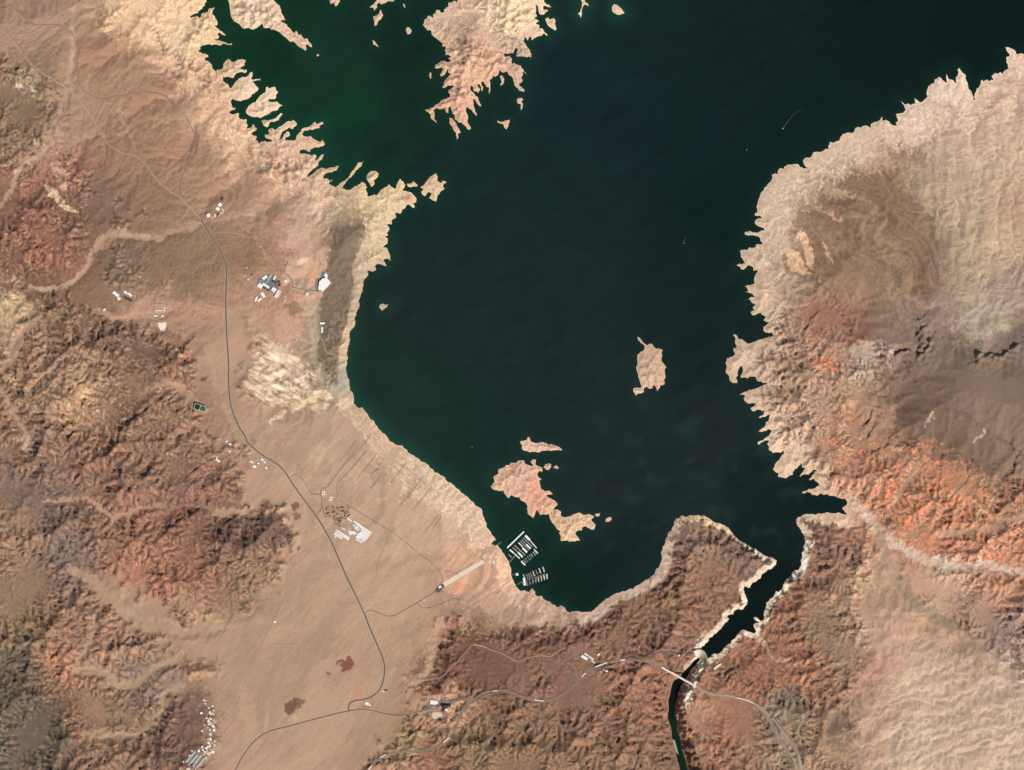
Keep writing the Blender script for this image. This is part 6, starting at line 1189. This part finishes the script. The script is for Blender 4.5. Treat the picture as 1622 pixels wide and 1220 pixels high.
# ------------------------------------------------------------------ marina
def slab_between(V, F, a, b, w, z0, z1, taper=0.0):
    a, b = np.array(a, float), np.array(b, float); d = (b-a)/np.hypot(*(b-a)); n = np.array([-d[1], d[0]])*w/2; k = len(V)
    for z in (z0, z1):
        for p in (a-n, a+n, b+n, b-n): V.append((p[0], p[1], z))
    F += [(k, k+1, k+2, k+3), (k+7, k+6, k+5, k+4), (k, k+4, k+5, k+1), (k+1, k+5, k+6, k+2), (k+2, k+6, k+7, k+3), (k+3, k+7, k+4, k)]
def dock(label, a, b, w, roof=None, key="dock_grey", group=None, name="dock", fingers=0, flen=16):
    """floating dock from a to b (map units), width in m, with an optional slip roof on posts"""
    c = (np.array(a)+np.array(b))/2; o = empty(name, c[0], c[1], 0); tag(o, label, "dock", group)
    la = ((a[0]-c[0])*PX, -(a[1]-c[1])*PX); lb = ((b[0]-c[0])*PX, -(b[1]-c[1])*PX)
    V, F = [], []; slab_between(V, F, la, lb, w, -0.4, 0.9); part("deck", V, F, key, o)
    d = np.array(lb)-np.array(la); L = np.hypot(*d); d /= L; n = np.array([-d[1], d[0]])
    if roof:
        e = 0.5; V, F = [], []; A, B = np.array(la)+d*e, np.array(lb)-d*e; k = 0
        hw = w/2 + 1
        for z, s in ((5.2, 1), (6.4, 0)):
            pass
        V = [tuple(A-n*hw)+(5.2,), tuple(B-n*hw)+(5.2,), tuple(B)+(6.6,), tuple(A)+(6.6,), tuple(A+n*hw)+(5.2,), tuple(B+n*hw)+(5.2,), tuple(A-n*hw)+(4.8,), tuple(B-n*hw)+(4.8,), tuple(B+n*hw)+(4.8,), tuple(A+n*hw)+(4.8,)]
        F = [(0, 1, 2, 3), (3, 2, 5, 4), (6, 7, 1, 0), (4, 5, 8, 9), (6, 0, 3, 4, 9), (1, 7, 8, 5, 2), (6, 9, 8, 7)]
        part("roof", V, F, roof, o)
        V, F = [], []
        for i in range(int(L/12)+1):
            for s in (-1, 1):
                p = A + d*min(i*12, L-1) + n*(w/2-.6)*s; box(V, F, p[0]-.25, p[0]+.25, p[1]-.25, p[1]+.25, .9, 5.0)
        part("posts", V, F, "steel", o)
    for i in range(fingers):
        for s in (-1, 1):
            V, F = [], []; p = np.array(la) + d*(i+.5)*L/fingers; slab_between(V, F, p+n*s*w/2, p+n*s*(w/2+flen), 1.6, -.3, .7); part("finger", V, F, key, o)
    return o
q = lambda x, y: at(795, 835, 12.2, x, y)
dock("longest white roofed dock along the north-west side of the marina", q(102, 405), q(428, 88), 20, "white_roof")
dock("wide white roofed dock at the north corner of the marina", q(452, 165), q(538, 252), 34, "white_roof")
dock("narrow white breakwater dock on the marina's north-east side", q(542, 258), q(672, 410), 12, "white_roof")
G = "grey-roofed slip rows of the upper marina"
dock("grey-roofed slip row nearest the narrow white breakwater dock", q(408, 205), q(590, 385), 14, "dock_grey", group=G)
dock("grey-roofed slip row second from the narrow white breakwater dock", q(378, 240), q(462, 330), 13, "dock_grey", group=G)
dock("grey-roofed slip row west of the white-roofed row in the upper marina's middle", q(350, 268), q(528, 450), 12, "dock_grey", group=G)
dock("bright white-roofed slip row inside the north-east half of the upper marina", q(468, 335), q(555, 418), 24, "white_roof")
dock("pale slip row at the centre of the upper marina", q(318, 300), q(405, 388), 16, "cream_roof")
dock("broad white-roofed slip row at the centre of the upper marina", q(398, 402), q(488, 492), 27, "white_roof")
dock("long grey-roofed slip row left of the marina's centre", q(240, 350), q(455, 548), 15, "dock_grey", group=G)
dock("shorter grey-roofed slip row on the shore side of the upper marina", q(206, 392), q(325, 500), 15, "dock_grey", group=G)
dock("white-roofed slip row on the shore side of the upper marina", q(312, 492), q(402, 582), 25, "white_roof")
dock("white dock with the marina store at the shoreward edge", q(152, 440), q(232, 506), 22, "white_roof")
dock("short white dock stepping down from the marina store", q(240, 512), q(345, 612), 15, "white_roof")
dock("thin white gangway from the marina store to the beach", q(265, 545), q(140, 690), 4, key="pipe_white", name="gangway")
dock("small floating fuel dock beside the marina store gangway", q(185, 590), q(130, 530), 7, key="pipe_white")
BV = [(-6,-1.9,.2),(-6,1.9,.2),(2,1.9,.2),(6.5,0,.5),(2,-1.9,.2),(-6,-2.3,1.6),(-6,2.3,1.6),(2,2.3,1.7),(7.2,0,2.1),(2,-2.3,1.7)]
BF = [(0,4,3,2,1),(5,6,7,8,9),(0,1,6,5),(1,2,7,6),(2,3,8,7),(3,4,9,8),(4,0,5,9)]
HULL = mesh_of("hull", BV, BF, ["boat_white"]); cv, cf = [], []; box(cv, cf, -4.5, 1.8, -1.6, 1.6, 1.65, 3.6, .35); CAB = mesh_of("cabin", cv, cf, ["boat_white"]); wv, wf = [], []; box(wv, wf, 1.4, 2.6, -1.4, 1.4, 1.7, 2.9, .3); WIN = mesh_of("windscreen", wv, wf, ["panel_blue"])
def boat(px, py, ang, label, group=None, s=1.0, name="moored_boat", z=0.0):
    o = empty(name, px, py, z, ang); o.scale = (s, s, s); tag(o, label, "boat", group)
    for nm, me in (("hull", HULL), ("cabin", CAB), ("windscreen", WIN)): link(nm, me, o)
    return o
rb = random.Random(9)
for k in range(8):
    t = k/7; c = np.array((412 + 245*t, 698 - 205*t)); d = np.array((.62, .78)); a, b = c - d*50, c + d*42
    dock("open slip finger in the lower row of the upper marina", q(*a), q(*b), 5, group="open slip fingers of the upper marina", name="slip_dock")
    n = np.array((-d[1], d[0]))
    for j in range(4):
        for s in (-1, 1):
            if rb.random() < (.2 if k in (0, 7) else .5): continue
            p = a + d*(12 + j*22) + n*s*10; boat(*q(*p), math.degrees(math.atan2(n[1]*s, n[0]*s)), "white boat moored at the %s open slips of the upper marina" % ("south-western" if k < 4 else "north-eastern"), "boats at the upper marina's %s open slips" % ("south-western" if k < 4 else "north-eastern"), rb.uniform(.9, 1.5))
dock("white end dock at the south-west corner of the upper marina's open slips", q(372, 660), q(452, 740), 18, "white_roof")
dock("white end dock at the north-east corner of the upper marina's open slips", q(618, 425), q(700, 512), 12, "cream_roof")
dock("main spine dock of the lower marina", q(440, 1045), q(835, 905), 6, name="dock")
TOPX = [(412,962),(466,950),(505,938),(547,918),(597,895),(655,872),(715,842),(788,818)]
for k, (x, y) in enumerate(TOPX):
    wide = (1.0, .8, .9, .9, 1.3, 1.1, 1.6, 1.7)[k]; a, b = (x, y-45), (x+34, y+55)
    dock("slip finger on the north side of the lower marina's spine", q(*a), q(*b), 7*wide, "cream_roof" if k in (0, 4, 6, 7) else "dock_grey", group="north slip fingers of the lower marina", name="slip_dock")
    for j in range(4):
        if rb.random() < .45: continue
        p = (x + 9*j + 14, y - 38 + 26*j); boat(*q(*p), -15, "white boat moored on the lower marina's northern fingers", "boats on the lower marina's northern fingers", rb.uniform(1.0, 1.6))
for k in range(8):
    t = k/7; x, y = 484 + 385*t, 1098 - 140*t; a, b = (x-8, y-52), (x+10, y+48); wide = (.7, .8, .8, 1.1, 1.1, 1.3, 1.6, 1.9)[k]
    dock("slip finger on the south side of the lower marina's spine", q(*a), q(*b), 7*wide, "cream_roof" if k > 3 else "dock_grey", group="south slip fingers of the lower marina", name="slip_dock")
    for j in range(4):
        if rb.random() < .45: continue
        p = (x + 16, y - 44 + 24*j); boat(*q(*p), 10, "white boat moored on the lower marina's southern fingers", "boats on the lower marina's southern fingers", rb.uniform(1.0, 1.6))
dock("bulky white floating building at the shore end of the lower marina", q(425, 985), q(447, 1130), 34, "white_roof", name="floating_building")
dock("thin gangway linking the lower marina to the beach", q(405, 1050), q(300, 1112), 3, key="pipe_white", name="gangway")
dock("short stub dock south-west of the floating building", q(395, 1075), q(415, 1135), 6, "dock_grey")
dock("small square white float alone between the two marinas", q(270, 918), q(318, 914), 38, "white_roof", name="floating_building")
dock("thin line of a gangway from the square float to the beach", q(268, 918), q(195, 925), 2.5, key="pipe_white", name="gangway")
def boom(label, pts):
    P = resample([q(*p) for p in pts], 0.8); V, F = [], []
    for i in range(len(P)-1):
        if i % 3 == 2: continue
        slab_between(V, F, (wx(P[i][0]), wy(P[i][1])), (wx(P[i+1][0]), wy(P[i+1][1])), 2.0, -.3, .7)
    tag(link("floating_boom", mesh_of("floating_boom", V, F, ["rubber"])), label, "boom")
boom("thin curved floating boom around the outer side of the upper marina", [(70,300),(110,230),(240,130),(370,45),(460,35),(560,130),(660,260),(740,370),(775,470),(795,560)])
boom("thin curved floating boom around the outer side of the lower marina", [(740,735),(840,740),(900,800),(960,900),(1010,985),(1000,1060),(900,1120),(780,1170)])
# --- launch ramp
def ramp():
    P = resample([at(680,870,T13,312,765), at(680,870,T13,600,590), at(680,870,T13,900,415), at(680,870,T13,1165,258)], 1.5); zz = samp(h, P[:, 0], P[:, 1]); zz = np.convolve(np.pad(zz, 6, mode='edge'), np.ones(13)/13, 'valid')
    o = empty("launch_ramp", P[0][0], P[0][1], 0); tag(o, "long pale concrete boat launch ramp running down towards the lake", "ramp"); inv = Matrix.Translation(-o.location)
    w = np.linspace(76, 62, len(P)); t = np.gradient(P, axis=0); t /= np.hypot(t[:, 0], t[:, 1])[:, None]; nr = np.stack([-t[:, 1], t[:, 0]], 1)
    def strip(name, off, wd, dz, key):
        V, F = [], []
        for i in range(len(P)):
            for s in (-.5, .5):
                p = P[i] + nr[i]*(off*w[i] + s*wd(i))/PX; V.append((wx(p[0])-o.location.x, wy(p[1])-o.location.y, max(zz[i], ground(*p)) + dz))
        for i in range(len(P)-1): F.append((2*i, 2*i+1, 2*i+3, 2*i+2))
        part(name, V, F, key, o)
    strip("slab", 0, lambda i: w[i], 2.0, "pale_concrete")
    for off in (-.5, .5): strip("kerb", off, lambda i: 2.2, 2.6, "bridge_concrete")
    for off in (-.25, 0, .25): strip("joint", off, lambda i: 0.8, 2.05, "concrete_grey")
ramp()

# ------------------------------------------------------------------ dam, power houses, spillway
def dam():
    q = lambda x, y: np.array(at(1050, 1015, T13, x, y))
    U = resample([q(*p) for p in ((655,222),(690,200),(760,183),(840,198),(900,248),(935,308),(950,360),(955,400))], 0.8); Cc = q(742, 405)
    c = q(800, 300); o = empty("dam", c[0], c[1], 0); tag(o, "cream concrete arch dam plugging the gorge between lake and river", "dam"); n = len(U)
    prof = [(0, -170), (0, 38), (1.6, 38), (2.2, 24), (4.5, -10), (7.5, -55), (10.5, -105), (13, -160)]
    V, F = [], []
    D = [(Cc-u)/np.hypot(*(Cc-u)) for u in U]; R = [np.hypot(*(Cc-u)) for u in U]
    for i in range(n):
        for a, z in prof:
            p = U[i] + D[i]*min(a, R[i]*.93); V.append((wx(p[0])-o.location.x, wy(p[1])-o.location.y, z))
    m = len(prof)
    for i in range(n-1):
        for k in range(m-1): F.append((i*m+k, (i+1)*m+k, (i+1)*m+k+1, i*m+k+1))
    part("dam_wall", V, F, "dam_concrete", o, True)
    def rail(name, a0, a1, z0, z1, key):
        V, F = [], []
        for i in range(n):
            for a, z in ((a0, z0), (a0, z1), (a1, z1), (a1, z0)):
                p = U[i] + D[i]*a; V.append((wx(p[0])-o.location.x, wy(p[1])-o.location.y, z))
        for i in range(n-1):
            for k in range(3): F.append((4*i+k, 4*(i+1)+k, 4*(i+1)+k+1, 4*i+k+1))
        part(name, V, F, key, o)
    rail("crest_road", .3, 1.3, 38, 38.4, "concrete_grey"); rail("parapet", .02, .2, 38.1, 40, "dam_concrete"); rail("parapet", 1.4, 1.58, 38.1, 40, "dam_concrete")
    for i in (int(n*.35), int(n*.6)):
        p = U[i] - D[i]*.6; V, F = [], []; x, y = wx(p[0])-o.location.x, wy(p[1])-o.location.y; box(V, F, x-5, x+5, y-5, y+5, -30, 46, .8); part("elevator_tower", V, F, "dam_concrete", o)
dam()
q = lambda x, y: at(1050, 1015, T13, x, y)
def big_block(name, label, cat, a, b, w, z0, z1, key, bays=8):
    a, b = np.array(a), np.array(b); c = (a+b)/2; o = empty(name, c[0], c[1], z0); tag(o, label, cat); la = ((a-c)*PX*np.array((1,-1))); lb = ((b-c)*PX*np.array((1,-1)))
    V, F = [], []; slab_between(V, F, la, lb, w, -20, z1-z0); part("wall", V, F, key, o)
    V, F = [], []; slab_between(V, F, la, lb, w+2, z1-z0+.05, z1-z0+2); rf = part("roof", V, F, key, o)
    d = lb-la
    for i in range(bays):
        V, F = [], []; p = la + d*(i+.5)/bays; box(V, F, p[0]-3, p[0]+3, p[1]-3, p[1]+3, z1-z0+2.05, z1-z0+5, .6); part("roof_unit", V, F, "grey_roof", rf)
big_block("power_house", "long white power house along the west bank below the dam", "power house", q(535, 478), q(715, 352), 46, -146, -112, "white_roof")
big_block("power_house", "power house on the east bank below the dam, its shade painted in grey", "power house", q(705, 565), q(835, 405), 34, -146, -116, "grey_roof")  # grey stands for the gorge shade on this wing, put into its colour
big_block("spillway", "long white concrete spillway on the slope east of the dam", "spillway", q(1095, 610), q(1250, 500), 34, ground(*q(1170, 555)) - 4, ground(*q(1170, 555)) + 12, "bridge_concrete", 4)
big_block("spillway", "narrow brown spillway trough on the slope west of the dam", "spillway", q(420, 410), q(570, 258), 12, ground(*q(495, 335)) - 4, ground(*q(495, 335)) + 6, "asphalt_brown", 3)
big_block("intake_block", "small cream concrete block on the east shore upstream of the dam", "building", at(980,980,S6,1095,228), at(980,980,S6,1140,200), 46, 2, 22, "pale_concrete", 2)

# ------------------------------------------------------------------ bridges
def arch_bridge():
    A, B = np.array(at(980,980,S6,415,472)), np.array(at(980,980,S6,748,657)); c = (A+B)/2
    zd = max(ground(*A), ground(*B), 60.0) + 3; o = empty("arch_bridge", c[0], c[1], zd); tag(o, "long white arch bridge crossing the gorge just below the dam", "bridge")
    la, lb = (A-c)*PX*np.array((1,-1)), (B-c)*PX*np.array((1,-1)); d = (lb-la)/np.hypot(*(lb-la)); L = np.hypot(*(lb-la)); n = np.array([-d[1], d[0]])
    V, F = [], []; slab_between(V, F, la, lb, 30, -3.5, 0); part("deck", V, F, "bridge_concrete", o)
    for s in (-1, 0, 1):
        V, F = [], []; slab_between(V, F, la+n*s*14.2, lb+n*s*14.2, .9, .05, 1.4); part("parapet", V, F, "bridge_concrete", o)
    for s in (-1, 1):
        V, F = [], []; N = 32
        for i in range(N+1):
            t = i/N; p = la + d*(L*(.18+.64*t)) + n*s*9; z = -6 - 85*(2*t-1)**2
            for u, v in ((-3, 0), (3, 0), (3, -5), (-3, -5)): V.append((p[0]+n[0]*u, p[1]+n[1]*u, z+v))
        for i in range(N):
            for k in range(4): F.append((4*i+k, 4*i+(k+1) % 4, 4*i+4+(k+1) % 4, 4*i+4+k))
        part("arch_rib", V, F, "bridge_concrete", o)
        for i in range(13):
            t = i/12; p = la + d*(L*(.06+.88*t)) + n*s*9; g = ground(c[0]+p[0]/PX, c[1]-p[1]/PX) - zd; tt = (.06+.88*t-.18)/.64
            zb = -6 - 85*(2*tt-1)**2 if 0 <= tt <= 1 else g - 3
            if zb > -5: continue
            V, F = [], []; box(V, F, p[0]-1.6, p[0]+1.6, p[1]-1.6, p[1]+1.6, zb, -3.55); part("column", V, F, "bridge_concrete", o)
arch_bridge()
def overpass(label, pts, w):
    P = resample(pts, 0.7); zz = max(ground(*P[0]), ground(*P[-1]), ground(*P[len(P)//2])) + 5; c = P.mean(0); o = empty("road_bridge", c[0], c[1], zz); tag(o, label, "bridge")
    L = [((p[0]-c[0])*PX, -(p[1]-c[1])*PX) for p in P]; V, F = [], []
    for i in range(len(L)-1): slab_between(V, F, L[i], L[i+1], w, -2, 0.0)
    part("deck", V, F, "bridge_concrete", o)
    t = np.gradient(np.array(L), axis=0); t /= np.hypot(t[:, 0], t[:, 1])[:, None]
    for s in (-1, 1):
        V, F = [], []
        for i in range(len(L)-1):
            n = np.array([-t[i][1], t[i][0]])*s*(w/2-.5); slab_between(V, F, np.array(L[i])+n, np.array(L[i+1])+n, .8, .05, 1.3)
        part("parapet", V, F, "bridge_concrete", o)
    for i in (len(L)//4, 3*len(L)//4):
        V, F = [], []; box(V, F, L[i][0]-2, L[i][0]+2, L[i][1]-2, L[i][1]+2, -30, -2.05); part("pier", V, F, "bridge_concrete", o)
a66 = lambda *p: [at(660, 960, T66, *v) for v in p]; a38 = lambda *p: [at(380, 1000, T38, *v) for v in p]; aK = lambda *p: [at(980, 980, S6, *v) for v in p]
overpass("longest white viaduct on the eastern highway", aK((1140,765),(1200,780),(1250,795),(1302,818)), 18)
overpass("white highway bridge at the bottom edge of the south-western highway", a38((1022,1128),(1060,1078)), 22)
overpass("white highway bridge just up from the bottom edge", a38((1130,1014),(1172,988)), 20)
overpass("white highway bridge south-east of the resort", a66((172,876),(208,845)), 22)
overpass("small white flyover where the resort road meets the highway", a66((490,547),(518,545)), 14)
overpass("white highway bridge at the bottom of the long bend", a66((755,602),(785,607),(815,609)), 18)
overpass("white highway bridge climbing out of the long bend", a66((1060,455),(1086,432)), 20)
overpass("white flyover beside the hilltop warehouses", a66((1150,391),(1185,378),(1222,364)), 22)
overpass("white flyover above the dark service road west of the dam", a66((1308,350),(1338,346)), 24)

# ------------------------------------------------------------------ boats under way
def wake(o, pts, w0, w1):
    P = resample(pts, 0.8); V, F = [], []
    for i, p in enumerate(P):
        t = P[min(i+1, len(P)-1)]-P[max(i-1, 0)]; t = t/np.hypot(*t); n = np.array([-t[1], t[0]]); f = i/(len(P)-1); w = (w0*(1-f)+w1*f)/PX/2 * (1 if i else .3)
        for s in (-1, 1): v = p + n*s*w; V.append((wx(v[0])-o.location.x, wy(v[1])-o.location.y, .5*(1-f)+.12))
    for i in range(len(P)-1): F.append((2*i, 2*i+1, 2*i+3, 2*i+2))
    k = part("wake", V, F, "foam", o); return k
def runabout(px, py, ang, label, pts, s, w0, w1):
    o = empty("motor_boat", px, py, 0, 0); tag(o, label, "boat")
    wake(o, pts, w0, w1)
    for nm, me in (("hull", HULL), ("cabin", CAB), ("windscreen", WIN)):
        k = link(nm, me, o); k.scale = (s, s, s); k.rotation_euler = (0, 0, -math.radians(ang)); k.location.z = .2
runabout(1240.2, 203.5, 130, "motor boat trailing a long curved wake off the north-east shore", [(1240.6,203),(1245,197),(1251,189),(1258,181),(1266,176),(1274,174.5)], 1.8, 6, 1.5)
runabout(1083.6, 385.5, 100, "motor boat with a short wake in mid-lake, far east of the west cape", [(1083.8,385),(1084.5,380),(1086,374)], 1.3, 5, 2)
runabout(1182.6, 237.6, 120, "tiny motor boat west of the one with the long curved wake", [(1183,237),(1184.5,235)], 1.2, 6, 3)
runabout(748, 708.2, 10, "tiny motor boat off the west shore, left of the long spiny island", [(747.5,708.2),(745,708)], 1.2, 5, 3)
